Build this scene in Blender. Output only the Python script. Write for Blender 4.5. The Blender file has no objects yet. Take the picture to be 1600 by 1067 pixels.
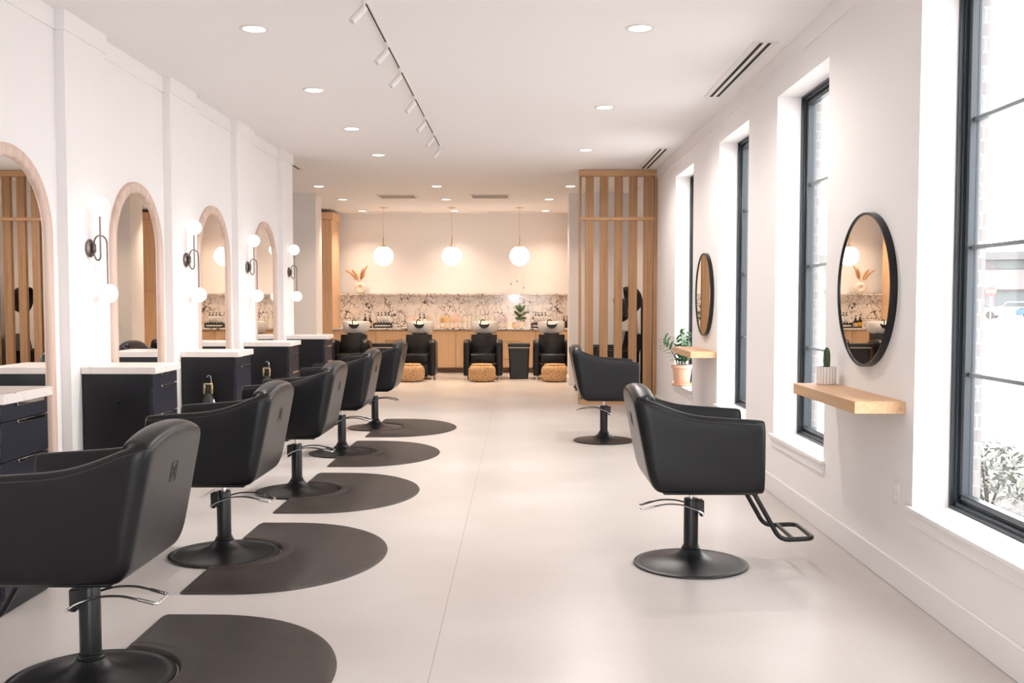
import bpy, bmesh, math, random
from mathutils import Vector, Matrix
from mathutils.bvhtree import BVHTree
random.seed(7)
PI = math.pi
SC = bpy.context.scene
COL = SC.collection

# ------------------------------------------------------------------ materials
def srgb(r, g, b):
    f = lambda c: ((c/255+.055)/1.055)**2.4 if c > 10 else c/255/12.92
    return (f(r), f(g), f(b), 1)

def base_mat(name):
    m = bpy.data.materials.new(name); m.use_nodes = True
    nt = m.node_tree; b = nt.nodes['Principled BSDF']
    return m, nt, b

def mat(name, col, rough=.5, metal=0, spec=.5, bump=0, bscale=200, coat=0, var=0, vscale=4, alpha=None):
    m, nt, b = base_mat(name)
    b.inputs['Base Color'].default_value = col
    b.inputs['Roughness'].default_value = rough
    b.inputs['Metallic'].default_value = metal
    b.inputs['Specular IOR Level'].default_value = spec
    b.inputs['Coat Weight'].default_value = coat; b.inputs['Coat Roughness'].default_value = .34 if coat > .5 else .05; b.inputs['Coat IOR'].default_value = 1.4
    if bump or var:
        tc = nt.nodes.new('ShaderNodeTexCoord')
    if bump:
        n = nt.nodes.new('ShaderNodeTexNoise'); n.inputs['Scale'].default_value = bscale; n.inputs['Detail'].default_value = 3
        bp = nt.nodes.new('ShaderNodeBump'); bp.inputs['Strength'].default_value = bump; bp.inputs['Distance'].default_value = .002
        nt.links.new(tc.outputs['Object'], n.inputs['Vector']); nt.links.new(n.outputs['Fac'], bp.inputs['Height'])
        nt.links.new(bp.outputs['Normal'], b.inputs['Normal'])
    if var:
        n = nt.nodes.new('ShaderNodeTexNoise'); n.inputs['Scale'].default_value = vscale; n.inputs['Detail'].default_value = 5
        r = nt.nodes.new('ShaderNodeValToRGB')
        r.color_ramp.elements[0].position = .3; r.color_ramp.elements[1].position = .7
        r.color_ramp.elements[0].color = tuple(c*(1-var) for c in col[:3])+(1,)
        r.color_ramp.elements[1].color = tuple(min(1, c*(1+var)) for c in col[:3])+(1,)
        nt.links.new(tc.outputs['Object'], n.inputs['Vector']); nt.links.new(n.outputs['Fac'], r.inputs['Fac'])
        nt.links.new(r.outputs['Color'], b.inputs['Base Color'])
    return m

def emit(name, col, s):
    m = bpy.data.materials.new(name); m.use_nodes = True
    nt = m.node_tree; nt.nodes.clear()
    e = nt.nodes.new('ShaderNodeEmission'); e.inputs['Color'].default_value = col; e.inputs['Strength'].default_value = s
    o = nt.nodes.new('ShaderNodeOutputMaterial'); nt.links.new(e.outputs[0], o.inputs[0])
    return m

def wood(name, c1, c2, axis='Z', rough=.5, grain=60):
    m, nt, b = base_mat(name)
    tc = nt.nodes.new('ShaderNodeTexCoord'); mp = nt.nodes.new('ShaderNodeMapping')
    s = {'Z': (grain, grain, 1.2), 'Y': (grain, 1.2, grain), 'X': (1.2, grain, grain)}[axis]
    mp.inputs['Scale'].default_value = s
    n = nt.nodes.new('ShaderNodeTexNoise'); n.inputs['Scale'].default_value = 1; n.inputs['Detail'].default_value = 6; n.inputs['Distortion'].default_value = .4
    r = nt.nodes.new('ShaderNodeValToRGB'); r.color_ramp.elements[0].position = .3; r.color_ramp.elements[1].position = .72
    r.color_ramp.elements[0].color = c1; r.color_ramp.elements[1].color = c2
    nt.links.new(tc.outputs['Object'], mp.inputs['Vector']); nt.links.new(mp.outputs[0], n.inputs['Vector'])
    nt.links.new(n.outputs['Fac'], r.inputs['Fac']); nt.links.new(r.outputs['Color'], b.inputs['Base Color'])
    b.inputs['Roughness'].default_value = rough
    return m

def marble(name, base, vein, scale=5., width=.05, cover=.48, rough=.15):
    m, nt, b = base_mat(name); N = nt.nodes.new; L = nt.links.new
    tc = N('ShaderNodeTexCoord')
    n = N('ShaderNodeTexNoise'); n.inputs['Scale'].default_value = 7; n.inputs['Detail'].default_value = 8
    L(tc.outputs['Object'], n.inputs['Vector'])
    va = N('ShaderNodeVectorMath'); va.operation = 'SCALE'; va.inputs['Scale'].default_value = .30
    L(n.outputs['Color'], va.inputs[0])
    vb = N('ShaderNodeVectorMath'); vb.operation = 'ADD'
    L(tc.outputs['Object'], vb.inputs[0]); L(va.outputs[0], vb.inputs[1])
    fac = None
    for sc, w, off in ((scale, width, 0), (scale*2.3, width*.55, 3.1)):
        mp = N('ShaderNodeMapping'); mp.inputs['Location'].default_value = (off, off, off)
        mp.inputs['Rotation'].default_value = (0, .6, 0); mp.inputs['Scale'].default_value = (1, 1, .7)
        L(vb.outputs[0], mp.inputs['Vector'])
        v = N('ShaderNodeTexVoronoi'); v.feature = 'DISTANCE_TO_EDGE'; v.inputs['Scale'].default_value = sc
        L(mp.outputs[0], v.inputs['Vector'])
        wn = N('ShaderNodeTexNoise'); wn.inputs['Scale'].default_value = 3.2; wn.inputs['Detail'].default_value = 4
        L(mp.outputs[0], wn.inputs['Vector'])
        th = N('ShaderNodeMapRange'); th.inputs['From Min'].default_value = cover-.08; th.inputs['From Max'].default_value = .75
        th.inputs['To Min'].default_value = 0; th.inputs['To Max'].default_value = w*2.6
        L(wn.outputs['Fac'], th.inputs['Value'])
        d = N('ShaderNodeMath'); d.operation = 'SUBTRACT'; L(th.outputs[0], d.inputs[0]); L(v.outputs['Distance'], d.inputs[1])
        mr = N('ShaderNodeMapRange'); mr.inputs['From Min'].default_value = 0; mr.inputs['From Max'].default_value = w*.6
        L(d.outputs[0], mr.inputs['Value'])
        if fac is None: fac = mr.outputs[0]
        else:
            mx = N('ShaderNodeMath'); mx.operation = 'MAXIMUM'; L(fac, mx.inputs[0]); L(mr.outputs[0], mx.inputs[1]); fac = mx.outputs[0]
    mix = N('ShaderNodeMix'); mix.data_type = 'RGBA'
    mix.inputs['A'].default_value = base; mix.inputs['B'].default_value = vein
    L(fac, mix.inputs['Factor']); L(mix.outputs['Result'], b.inputs['Base Color'])
    b.inputs['Roughness'].default_value = rough
    return m

def floor_mat():
    m, nt, b = base_mat('polished_concrete'); N = nt.nodes.new; L = nt.links.new
    tc = N('ShaderNodeTexCoord')
    n = N('ShaderNodeTexNoise'); n.inputs['Scale'].default_value = 1.1; n.inputs['Detail'].default_value = 2.5; n.inputs['Roughness'].default_value = .45
    L(tc.outputs['Object'], n.inputs['Vector'])
    r = N('ShaderNodeValToRGB'); r.color_ramp.elements[0].position = .2; r.color_ramp.elements[1].position = .8
    r.color_ramp.elements[0].color = FLOOR_A; r.color_ramp.elements[1].color = FLOOR_B
    L(n.outputs['Fac'], r.inputs['Fac'])
    sp = N('ShaderNodeTexNoise'); sp.inputs['Scale'].default_value = 40; sp.inputs['Detail'].default_value = 2
    L(tc.outputs['Object'], sp.inputs['Vector'])
    rs = N('ShaderNodeMapRange'); rs.inputs['From Min'].default_value = .3; rs.inputs['From Max'].default_value = .7
    rs.inputs['To Min'].default_value = .985; rs.inputs['To Max'].default_value = 1.015
    L(sp.outputs['Fac'], rs.inputs['Value'])
    mu = N('ShaderNodeMix'); mu.data_type = 'RGBA'; mu.blend_type = 'MULTIPLY'; mu.inputs['Factor'].default_value = 1
    L(r.outputs['Color'], mu.inputs['A']); L(rs.outputs[0], mu.inputs['B'])
    # saw cut joints in the slab: one along the room, several across
    sx = N('ShaderNodeSeparateXYZ'); L(tc.outputs['Object'], sx.inputs[0])
    def near(out, c, w):
        s = N('ShaderNodeMath'); s.operation = 'SUBTRACT'; L(out, s.inputs[0]); s.inputs[1].default_value = c
        a = N('ShaderNodeMath'); a.operation = 'ABSOLUTE'; L(s.outputs[0], a.inputs[0])
        l = N('ShaderNodeMath'); l.operation = 'LESS_THAN'; L(a.outputs[0], l.inputs[0]); l.inputs[1].default_value = w
        return l.outputs[0]
    f = near(sx.outputs['X'], -.338, .0022)
    for c in (7.4, 11.2, 3.6):
        q = near(sx.outputs['Y'], c, .003)
        x = N('ShaderNodeMath'); x.operation = 'MAXIMUM'; L(f, x.inputs[0]); L(q, x.inputs[1]); f = x.outputs[0]
    fm = N('ShaderNodeMath'); fm.operation = 'MULTIPLY'; fm.inputs[1].default_value = .55; L(f, fm.inputs[0])
    mix = N('ShaderNodeMix'); mix.data_type = 'RGBA'; mix.inputs['B'].default_value = (.22, .16, .11, 1)
    L(fm.outputs[0], mix.inputs['Factor']); L(mu.outputs['Result'], mix.inputs['A'])
    L(mix.outputs['Result'], b.inputs['Base Color'])
    rr = N('ShaderNodeMapRange'); rr.inputs['To Min'].default_value = .285; rr.inputs['To Max'].default_value = .34
    L(n.outputs['Fac'], rr.inputs['Value']); L(rr.outputs[0], b.inputs['Roughness'])
    b.inputs['Specular IOR Level'].default_value = .45
    return m

def brick_mat():
    m, nt, b = base_mat('pale_brick'); N = nt.nodes.new; L = nt.links.new
    tc = N('ShaderNodeTexCoord'); mp = N('ShaderNodeMapping'); mp.inputs['Rotation'].default_value = (PI/2, 0, 0)
    L(tc.outputs['Object'], mp.inputs['Vector'])
    t = N('ShaderNodeTexBrick'); t.inputs['Scale'].default_value = 3.7
    t.inputs['Color1'].default_value = (.30, .285, .28, 1); t.inputs['Color2'].default_value = (.26, .245, .24, 1); t.inputs['Mortar'].default_value = (.36, .355, .35, 1)
    L(mp.outputs[0], t.inputs['Vector']); L(t.outputs['Color'], b.inputs['Base Color']); b.inputs['Roughness'].default_value = .9
    return m

def glass_mat():
    m = bpy.data.materials.new('window_glass'); m.use_nodes = True
    nt = m.node_tree; nt.nodes.clear(); N = nt.nodes.new; L = nt.links.new
    t = N('ShaderNodeBsdfTransparent'); t.inputs[0].default_value = (.97, .98, .98, 1)
    g = N('ShaderNodeBsdfGlossy'); g.inputs['Roughness'].default_value = 0
    lw = N('ShaderNodeLayerWeight'); lw.inputs['Blend'].default_value = .5
    pw = N('ShaderNodeMath'); pw.operation = 'POWER'; pw.inputs[1].default_value = 5; L(lw.outputs['Facing'], pw.inputs[0])
    ml = N('ShaderNodeMath'); ml.operation = 'MULTIPLY_ADD'; ml.inputs[1].default_value = .7; ml.inputs[2].default_value = .025; L(pw.outputs[0], ml.inputs[0])
    x = N('ShaderNodeMixShader'); o = N('ShaderNodeOutputMaterial')
    L(ml.outputs[0], x.inputs[0]); L(t.outputs[0], x.inputs[1]); L(g.outputs[0], x.inputs[2]); L(x.outputs[0], o.inputs[0])
    return m

def stripes_mat():
    m, nt, b = base_mat('striped_white_ceramic'); N = nt.nodes.new; L = nt.links.new
    tc = N('ShaderNodeTexCoord'); sx = N('ShaderNodeSeparateXYZ'); L(tc.outputs['Object'], sx.inputs[0])
    a = N('ShaderNodeMath'); a.operation = 'ARCTAN2'; L(sx.outputs['Y'], a.inputs[0]); L(sx.outputs['X'], a.inputs[1])
    k = N('ShaderNodeMath'); k.operation = 'MULTIPLY'; k.inputs[1].default_value = 20/(2*PI); L(a.outputs[0], k.inputs[0])
    fr = N('ShaderNodeMath'); fr.operation = 'FRACT'; L(k.outputs[0], fr.inputs[0])
    lt = N('ShaderNodeMath'); lt.operation = 'LESS_THAN'; lt.inputs[1].default_value = .16; L(fr.outputs[0], lt.inputs[0])
    mix = N('ShaderNodeMix'); mix.data_type = 'RGBA'; mix.inputs['A'].default_value = srgb(238, 232, 228); mix.inputs['B'].default_value = srgb(165, 140, 125)
    L(lt.outputs[0], mix.inputs['Factor']); L(mix.outputs['Result'], b.inputs['Base Color']); b.inputs['Roughness'].default_value = .6
    return m

def jute_mat():
    m, nt, b = base_mat('woven_jute'); N = nt.nodes.new; L = nt.links.new
    tc = N('ShaderNodeTexCoord'); sx = N('ShaderNodeSeparateXYZ'); L(tc.outputs['Object'], sx.inputs[0])
    at = N('ShaderNodeMath'); at.operation = 'ARCTAN2'; L(sx.outputs['Y'], at.inputs[0]); L(sx.outputs['X'], at.inputs[1])
    cb = N('ShaderNodeCombineXYZ'); L(at.outputs[0], cb.inputs[0]); L(sx.outputs['Z'], cb.inputs[2])
    mp = N('ShaderNodeMapping'); mp.inputs['Scale'].default_value = (5, 1, 95); L(cb.outputs[0], mp.inputs['Vector'])
    n = N('ShaderNodeTexNoise'); n.inputs['Scale'].default_value = 1; n.inputs['Detail'].default_value = 4; L(mp.outputs[0], n.inputs['Vector'])
    r = N('ShaderNodeValToRGB'); r.color_ramp.elements[0].position = .34; r.color_ramp.elements[1].position = .62
    r.color_ramp.elements[0].color = srgb(150, 108, 68); r.color_ramp.elements[1].color = srgb(222, 186, 142)
    L(n.outputs['Fac'], r.inputs['Fac']); L(r.outputs['Color'], b.inputs['Base Color']); b.inputs['Roughness'].default_value = .9
    bp = N('ShaderNodeBump'); bp.inputs['Strength'].default_value = .6; bp.inputs['Distance'].default_value = .004
    L(n.outputs['Fac'], bp.inputs['Height']); L(bp.outputs['Normal'], b.inputs['Normal'])
    return m

FLOOR_A = (.51, .455, .42, 1); FLOOR_B = (.63, .587, .557, 1)
M = {}
M['wall'] = mat('wall_paint', (.88, .85, .84, 1), .75, bump=.05, bscale=300)
M['trim'] = mat('trim_paint', (.88, .85, .84, 1), .45)
M['reveal'] = M['trim']
M['ceil'] = mat('ceiling_paint', (.88, .855, .85, 1), .9)
M['floor'] = floor_mat()
M['leather'] = mat('black_leather', (.0052, .005, .0062, 1), .33, bump=.12, bscale=420, spec=.12, coat=.52, var=.15, vscale=8)
M['piping'] = mat('leather_piping', (.03, .027, .026, 1), .4)
M['blackmetal'] = mat('satin_black_metal', (.013, .013, .014, 1), .34, metal=.35, bump=.05, bscale=300)
M['blackpl'] = mat('black_plastic', (.012, .012, .013, 1), .4)
M['chrome'] = mat('chrome', (.86, .85, .84, 1), .08, metal=1)
M['rubber'] = mat('brown_black_rubber', (.036, .026, .021, 1), .5, bump=.1, bscale=150, var=.22, vscale=6)
M['cab'] = mat('black_stained_cabinet', (.010, .010, .013, 1), .33, spec=.35, var=.12, vscale=14)
M['drawer'] = mat('navy_black_drawer', (.018, .019, .029, 1), .36, spec=.35, var=.12, vscale=14)
M['slab'] = marble('white_quartz', srgb(236, 226, 220), srgb(190, 175, 165), 4, .012, .5, .25)
M['marble'] = marble('veined_marble', srgb(236, 226, 218), srgb(44, 28, 26), 8, .028, .42, .12)
M['oak'] = wood('oak_vertical', srgb(154, 110, 72), srgb(182, 140, 98), 'Z', .5, 45)
M['oakc'] = wood('oak_cabinet', srgb(214, 170, 130), srgb(234, 198, 158), 'Z', .5, 55)
M['oakx'] = wood('oak_horizontal', srgb(182, 136, 92), srgb(212, 170, 126), 'X', .5, 45)
M['oaky'] = wood('oak_shelf', srgb(202, 158, 116), srgb(224, 186, 146), 'Y', .5, 55)
M['pinkwood'] = wood('blush_wood', srgb(204, 174, 158), srgb(224, 200, 186), 'Z', .5, 25)
M['toe'] = wood('toe_kick_wood', srgb(120, 95, 78), srgb(140, 112, 92), 'X', .6, 20)
M['mirror'] = mat('mirror_silver', (.92, .91, .89, 1), 0.0, metal=1)
M['brass'] = mat('brushed_brass', (.72, .48, .2, 1), .28, metal=1)
M['bronze'] = mat('gunmetal', (.2, .165, .15, 1), .3, metal=1)
M['globe'] = emit('glowing_opal_glass', (1, .93, .88, 1), .62)
M['pglobe'] = emit('glowing_pendant_glass', (1, .91, .82, 1), 2.3)
M['lamp'] = emit('downlight_lens', (1, .9, .76, 1), 5)
M['white'] = mat('white_enamel', (.8, .77, .75, 1), .4)
M['dark'] = mat('dark_void', (.008, .007, .007, 1), .8)
M['grey'] = mat('grille_grey', (.55, .5, .46, 1), .7)
M['frame'] = mat('charcoal_aluminium', (.045, .055, .063, 1), .35, metal=.2)
M['bar'] = mat('grey_glazing_bar', (.2, .22, .23, 1), .35, metal=.3)
M['glass'] = glass_mat()
M['brick'] = brick_mat()
M['ceramic'] = mat('white_ceramic', (.82, .79, .77, 1), .12)
M['jute'] = jute_mat()
M['terra'] = mat('terracotta', srgb(226, 180, 154), .8, var=.06)
M['leaf'] = mat('leaf_green', (.06, .14, .055, 1), .38, var=.35, vscale=9)
M['leafd'] = mat('leaf_dark', (.055, .11, .035, 1), .3, var=.3, vscale=12)
M['cactus'] = mat('cactus_green', (.07, .12, .05, 1), .7, bump=.4, bscale=120, var=.3, vscale=60)
M['stripes'] = stripes_mat()
M['soil'] = mat('soil', (.05, .035, .025, 1), .95)
M['pampas'] = mat('pampas_plume', srgb(240, 204, 160), .9, var=.15, vscale=40)
M['vase'] = mat('bisque_vase', srgb(238, 222, 208), .75)
M['cream'] = mat('cream_plastic', srgb(240, 228, 214), .45)
M['label'] = mat('paper_label', srgb(238, 228, 220), .7)
M['tanlabel'] = mat('kraft_label', srgb(212, 178, 142), .7)
M['amber'] = mat('amber_plastic', srgb(214, 160, 92), .3)
M['yellow'] = mat('yellow_label', srgb(226, 170, 40), .6)
M['brownglass'] = mat('brown_glass', (.02, .011, .007, 1), .12)
M['gold'] = mat('gold_wire', (.85, .66, .4, 1), .25, metal=1)
for nm, c in (('peach', (240, 205, 172)), ('butter', (244, 206, 140)), ('blushp', (238, 214, 200)), ('mint', (222, 224, 206)),
              ('lilac', (226, 212, 214)), ('ivory', (242, 232, 220)), ('sand', (232, 206, 176))):
    M[nm] = mat(nm+'_plastic', srgb(*c), .4)

# ------------------------------------------------------------------ mesh helpers
def B(): return bmesh.new()

def box(bm, x0, x1, y0, y1, z0, z1, bev=0, seg=2):
    t = bmesh.new()
    bmesh.ops.create_cube(t, size=1)
    for v in t.verts:
        v.co = Vector(((x0+x1)/2+v.co.x*(x1-x0), (y0+y1)/2+v.co.y*(y1-y0), (z0+z1)/2+v.co.z*(z1-z0)))
    if bev:
        bmesh.ops.bevel(t, geom=list(t.edges), offset=bev, segments=seg, affect='EDGES', profile=.5)
    merge(bm, t); return bm

def merge(bm, t, mtx=None):
    if mtx is not None: bmesh.ops.transform(t, matrix=mtx, verts=t.verts)
    me = bpy.data.meshes.new('tmp'); t.to_mesh(me); t.free()
    bm.from_mesh(me); bpy.data.meshes.remove(me)

def lathe(bm, prof, n=32, axis='Z', c=(0, 0, 0), a0=0, a1=2*PI):
    full = abs(a1-a0-2*PI) < 1e-6
    cnt = n if full else n+1
    rings = []
    for r, z in prof:
        if r < 1e-6 and full:
            rings.append([bm.verts.new(_ax(0, 0, z, axis, c))]); continue
        rings.append([bm.verts.new(_ax(r*math.cos(a0+(a1-a0)*k/n), r*math.sin(a0+(a1-a0)*k/n), z, axis, c)) for k in range(cnt)])
    for a, b in zip(rings, rings[1:]):
        m = n if full else n
        for k in range(m):
            j = (k+1) % n if full else k+1
            if len(a) == 1 and len(b) == 1: continue
            if len(a) == 1: bm.faces.new((a[0], b[k], b[j]))
            elif len(b) == 1: bm.faces.new((a[k], a[j], b[0]))
            else: bm.faces.new((a[k], a[j], b[j], b[k]))
    return bm

def _ax(x, y, z, axis, c):
    p = {'Z': (x, y, z), 'X': (z, x, y), 'Y': (y, z, x)}[axis]
    return Vector((p[0]+c[0], p[1]+c[1], p[2]+c[2]))

def cyl(bm, r, z0, z1, c=(0, 0, 0), n=24, axis='Z', r2=None):
    r2 = r if r2 is None else r2
    return lathe(bm, [(0, z0), (r, z0), (r2, z1), (0, z1)], n, axis, c)

def sphere(bm, r, c, n=24, sz=1):
    pr = [(r*math.sin(PI*k/(n//2)), -r*sz*math.cos(PI*k/(n//2))) for k in range(n//2+1)]
    pr[0] = (0, pr[0][1]); pr[-1] = (0, pr[-1][1])
    return lathe(bm, pr, n, 'Z', c)

def smooth_path(pts, sub=6, closed=False):
    P = [Vector(p) for p in pts]; out = []; n = len(P)
    rng = range(n) if closed else range(n-1)
    for i in rng:
        p0 = P[(i-1) % n] if closed or i > 0 else P[i]
        p1 = P[i]; p2 = P[(i+1) % n]
        p3 = P[(i+2) % n] if closed or i < n-2 else P[i+1]
        for k in range(sub):
            t = k/sub
            out.append(.5*((2*p1)+(-p0+p2)*t+(2*p0-5*p1+4*p2-p3)*t*t+(-p0+3*p1-3*p2+p3)*t**3))
    if not closed: out.append(P[-1])
    return out

def tube(bm, pts, r, n=10, closed=False, caps=True, rad=None):
    P = [Vector(p) for p in pts]; m = len(P); rings = []
    up = None
    for i, p in enumerate(P):
        a = P[(i-1) % m] if (closed or i > 0) else p
        b = P[(i+1) % m] if (closed or i < m-1) else p
        d = (b-a).normalized() if (b-a).length > 1e-9 else Vector((0, 0, 1))
        if up is None:
            up = Vector((0, 0, 1)) if abs(d.z) < .9 else Vector((1, 0, 0))
        s = d.cross(up)
        if s.length < 1e-6: s = d.cross(Vector((1, 0, 0)))
        s.normalize(); up = s.cross(d).normalized()
        rr = rad[i] if rad else r
        rings.append([bm.verts.new(p+(s*math.cos(2*PI*k/n)+up*math.sin(2*PI*k/n))*rr) for k in range(n)])
    for i in range(m if closed else m-1):
        a = rings[i]; b = rings[(i+1) % m]
        for k in range(n):
            bm.faces.new((a[k], a[(k+1) % n], b[(k+1) % n], b[k]))
    if caps and not closed:
        bm.faces.new(list(reversed(rings[0]))); bm.faces.new(rings[-1])
    return bm

def rounded(pts, r, seg=5):
    """polyline with rounded corners"""
    P = [Vector(p) for p in pts]; out = [P[0]]
    for i in range(1, len(P)-1):
        a, b, c = P[i-1], P[i], P[i+1]
        d1 = (a-b); d2 = (c-b); q = min(r, d1.length*.49, d2.length*.49)
        s = b+d1.normalized()*q; e = b+d2.normalized()*q
        for k in range(seg+1):
            t = k/seg; out.append((1-t)**2*s+2*t*(1-t)*b+t*t*e)
    out.append(P[-1]); return out

def prism(bm, poly, z0, z1, axis='Z'):
    f = lambda x, y, z: _ax(x, y, z, axis, (0, 0, 0))
    lo = [bm.verts.new(f(x, y, z0)) for x, y in poly]; hi = [bm.verts.new(f(x, y, z1)) for x, y in poly]
    n = len(poly)
    bm.faces.new(list(reversed(lo))); bm.faces.new(hi)
    for i in range(n): bm.faces.new((lo[i], lo[(i+1) % n], hi[(i+1) % n], hi[i]))
    return bm

def sections(bm, secs, closed_sec=True, cap=True, loop=False):
    R = [[bm.verts.new(p) for p in s] for s in secs]; n = len(R[0])
    for i in range(len(R) if loop else len(R)-1):
        a, b = R[i], R[(i+1) % len(R)]
        for k in range(n if closed_sec else n-1):
            bm.faces.new((a[k], a[(k+1) % n], b[(k+1) % n], b[k]))
    if cap and not loop:
        bm.faces.new(list(reversed(R[0]))); bm.faces.new(R[-1])
    return bm

def obj(name, bm, m, parent=None, smooth=True, angle=38):
    bmesh.ops.recalc_face_normals(bm, faces=bm.faces)
    me = bpy.data.meshes.new(name); bm.to_mesh(me); bm.free()
    if m is not None: me.materials.append(m)
    if smooth and me.polygons:
        me.polygons.foreach_set('use_smooth', [True]*len(me.polygons))
        me.set_sharp_from_angle(angle=math.radians(angle))
    o = bpy.data.objects.new(name, me); COL.objects.link(o)
    if parent: o.parent = parent
    return o

def tag(o, label, cat, group=None, kind=None):
    o['label'] = label; o['category'] = cat
    if group: o['group'] = group
    if kind: o['kind'] = kind
    return o

def thing(name, label, cat, loc=(0, 0, 0), rz=0, group=None):
    o = bpy.data.objects.new(name, None); COL.objects.link(o)
    o.empty_display_size = .1; o.location = loc; o.rotation_euler = (0, 0, rz)
    return tag(o, label, cat, group)

def struct(name, bm, m, parent=None, smooth=False):
    o = obj(name, bm, m, parent, smooth)
    if parent is None: o['kind'] = 'structure'
    return o

def kids(o): return [c for c in o.children]
def dup(root, label, loc, rz=None):
    def cp(o, par):
        c = o.copy(); COL.objects.link(c)
        if par: c.parent = par
        for k in list(o.children): cp(k, c)
        return c
    r = cp(root, None); r.location = loc
    if rz is not None: r.rotation_euler = (0, 0, rz)
    r['label'] = label
    return r

# ------------------------------------------------------------------ room shell
CH = 3.17; WX = 1.865; LX = -2.81; PX = -2.75
struct('floor', box(B(), -6.2, 2.13, -2.1, 20.6, -.12, 0), M['floor'])
struct('ceiling', box(B(), -6.2, 2.23, -2.1, 20.6, CH, CH+.12), M['ceil'])
WZ0, WZ1 = .44, 2.88
WINS = [(4.694-1.2, 4.694), (6.075, 7.275), (8.17, 9.365), (10.735, 11.94), (1.40, 2.60)]  # last opening is an unseen extra window, added for more daylight

def holed_wall(x0, x1, ya, yb, z0, z1):
    b = B(); ys = sorted(WINS)
    prev = ya
    for a, c in ys:
        box(b, x0, x1, prev, a, z0, z1); prev = c
        box(b, x0, x1, a, c, z0, WZ0-.005); box(b, x0, x1, a, c, WZ1, z1)
    box(b, x0, x1, prev, yb, z0, z1)
    return b
struct('wall_right', holed_wall(WX, 2.13, -2.1, 20.6, 0, CH), M['wall'])
struct('wall_outside', holed_wall(2.13, 2.185, -2.1, 20.6, -.3, 4.2), M['brick'])
PIL = [(2.4, 2.98), (4.24, 4.83), (6.08, 6.67), (7.91, 8.52), (9.77, 10.37), (11.62, 12.15)]
b = B(); box(b, -3.0, LX, -2.1, 12.15, 0, CH)
for a, c in PIL: box(b, LX-.02, PX, a, c, 0, CH)
struct('wall_left', b, M['wall'])
struct('wall_hall', box(B(), -6.2, -3.0, 12.0, 12.15, 0, CH), M['wall'])
struct('wall_back', box(B(), -6.2, 2.13, 20.42, 20.6, 0, CH), M['wall'])
GX0, GX1, GZ1 = -.9, 1.7, 2.9  # opening in the front wall for the added glazing
b = B(); box(b, -6.2, GX0, -2.1, -2.0, 0, CH); box(b, GX1, 2.13, -2.1, -2.0, 0, CH); box(b, GX0, GX1, -2.1, -2.0, GZ1, CH)
struct('wall_front', b, M['wall'])
struct('wall_far_left', box(B(), -6.2, -6.05, 12.15, 20.42, 0, CH), M['wall'])
struct('wall_pier_left', box(B(), -6.05, -3.36, 16.5, 17.0, 0, CH), M['wall'])
struct('wall_pier_right', box(B(), .83, WX, 16.5, 17.05, 0, CH), M['wall'])
# flat crown boards and baseboards
b = B()
prev = -2.0
for a, c in PIL:
    box(b, LX, LX+.012, prev, a, 3.05, CH); box(b, PX, PX+.012, a-.012, c+.012, 3.05, CH); prev = c
    box(b, LX, PX, a-.012, a, 3.05, CH); box(b, LX, PX, c, c+.012, 3.05, CH)
struct('trim_1', b, M['trim'])
struct('trim_2', box(B(), WX-.014, WX, -2.0, 16.5, 3.052, CH), M['trim'])
b = B(); box(b, -6.05, -3.346, 16.486, 16.5, 3.055, CH); box(b, -3.36, -3.346, 16.5, 17.0, 3.055, CH); struct('trim_3', b, M['trim'])
b = B(); box(b, .816, WX, 16.486, 16.5, 3.055, CH); box(b, .816, .83, 16.5, 17.05, 3.055, CH); struct('trim_4', b, M['trim'])
struct('trim_5', box(B(), -6.05, WX, 20.406, 20.42, 3.06, CH), M['trim'])
b = B(); box(b, WX-.016, WX, -2.0, 16.5, 0, .138, .004, 1); struct('baseboard_right', b, M['trim'])
b = B()
for a, c in PIL: box(b, PX, PX+.014, a, c, 0, .138)
struct('baseboard_left', b, M['trim'])
b = B(); box(b, -6.05, -3.346, 16.486, 16.5, 0, .138); box(b, -3.36, -3.346, 16.5, 17.0, 0, .138); struct('baseboard_pier_left', b, M['trim'])
b = B(); box(b, .816, WX-.016, 16.486, 16.5, 0, .138); box(b, .816, .83, 16.5, 17.05, 0, .138); struct('baseboard_pier_right', b, M['trim'])

# windows
def make_window(i, y0, y1):
    root = bpy.data.objects.new('window_%d' % i, None); COL.objects.link(root)
    root.location = (2.035, (y0+y1)/2, WZ0); root['kind'] = 'structure'
    h = (y1-y0)/2; H = WZ1-WZ0
    f = B()
    def ring(x0, x1, o, w, bev=.003):
        box(f, x0, x1, -h+o, -h+o+w, o, H-o, bev, 1); box(f, x0, x1, h-o-w, h-o, o, H-o, bev, 1)
        box(f, x0, x1, -h+o, h-o, o, o+w, bev, 1); box(f, x0, x1, -h+o, h-o, H-o-w, H-o, bev, 1)
    ring(0, .03, 0, .014); ring(.02, .095, 0, .03); ring(.045, .095, .0, .044)
    obj('frame', f, M['frame'], root)
    s = B()
    o = .044; w = .026
    for (a, c, d, e) in ((-h+o, -h+o+w, o, H-o), (h-o-w, h-o, o, H-o), (-h+o, h-o, o, o+w), (-h+o, h-o, H-o-w, H-o)):
        box(s, .03, .08, a, c, d, e, .004, 1)
    obj('sash', s, M['frame'], root)
    for z in (1.073, 1.661, 2.247):
        obj('glazing_bar', box(B(), .050, .078, -h+.07, h-.07, z-WZ0-.009, z-WZ0+.009), M['bar'], root)
    g = B(); box(g, .062, .066, -h+.07, h-.07, .07, H-.07); obj('pane', g, M['glass'], root)
    sl = B(); box(sl, -.198, .0, -h-.04, h+.04, -.022, 0, .003, 1); box(sl, -.182, -.17, -h-.025, h+.025, -.085, -.022, .003, 1)
    # the part of the sill inside the opening must stay between the jambs
    obj('sill', sl, M['trim'], root)
    return root
for i, (a, c) in enumerate(WINS): make_window(i+1, a, c)
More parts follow.
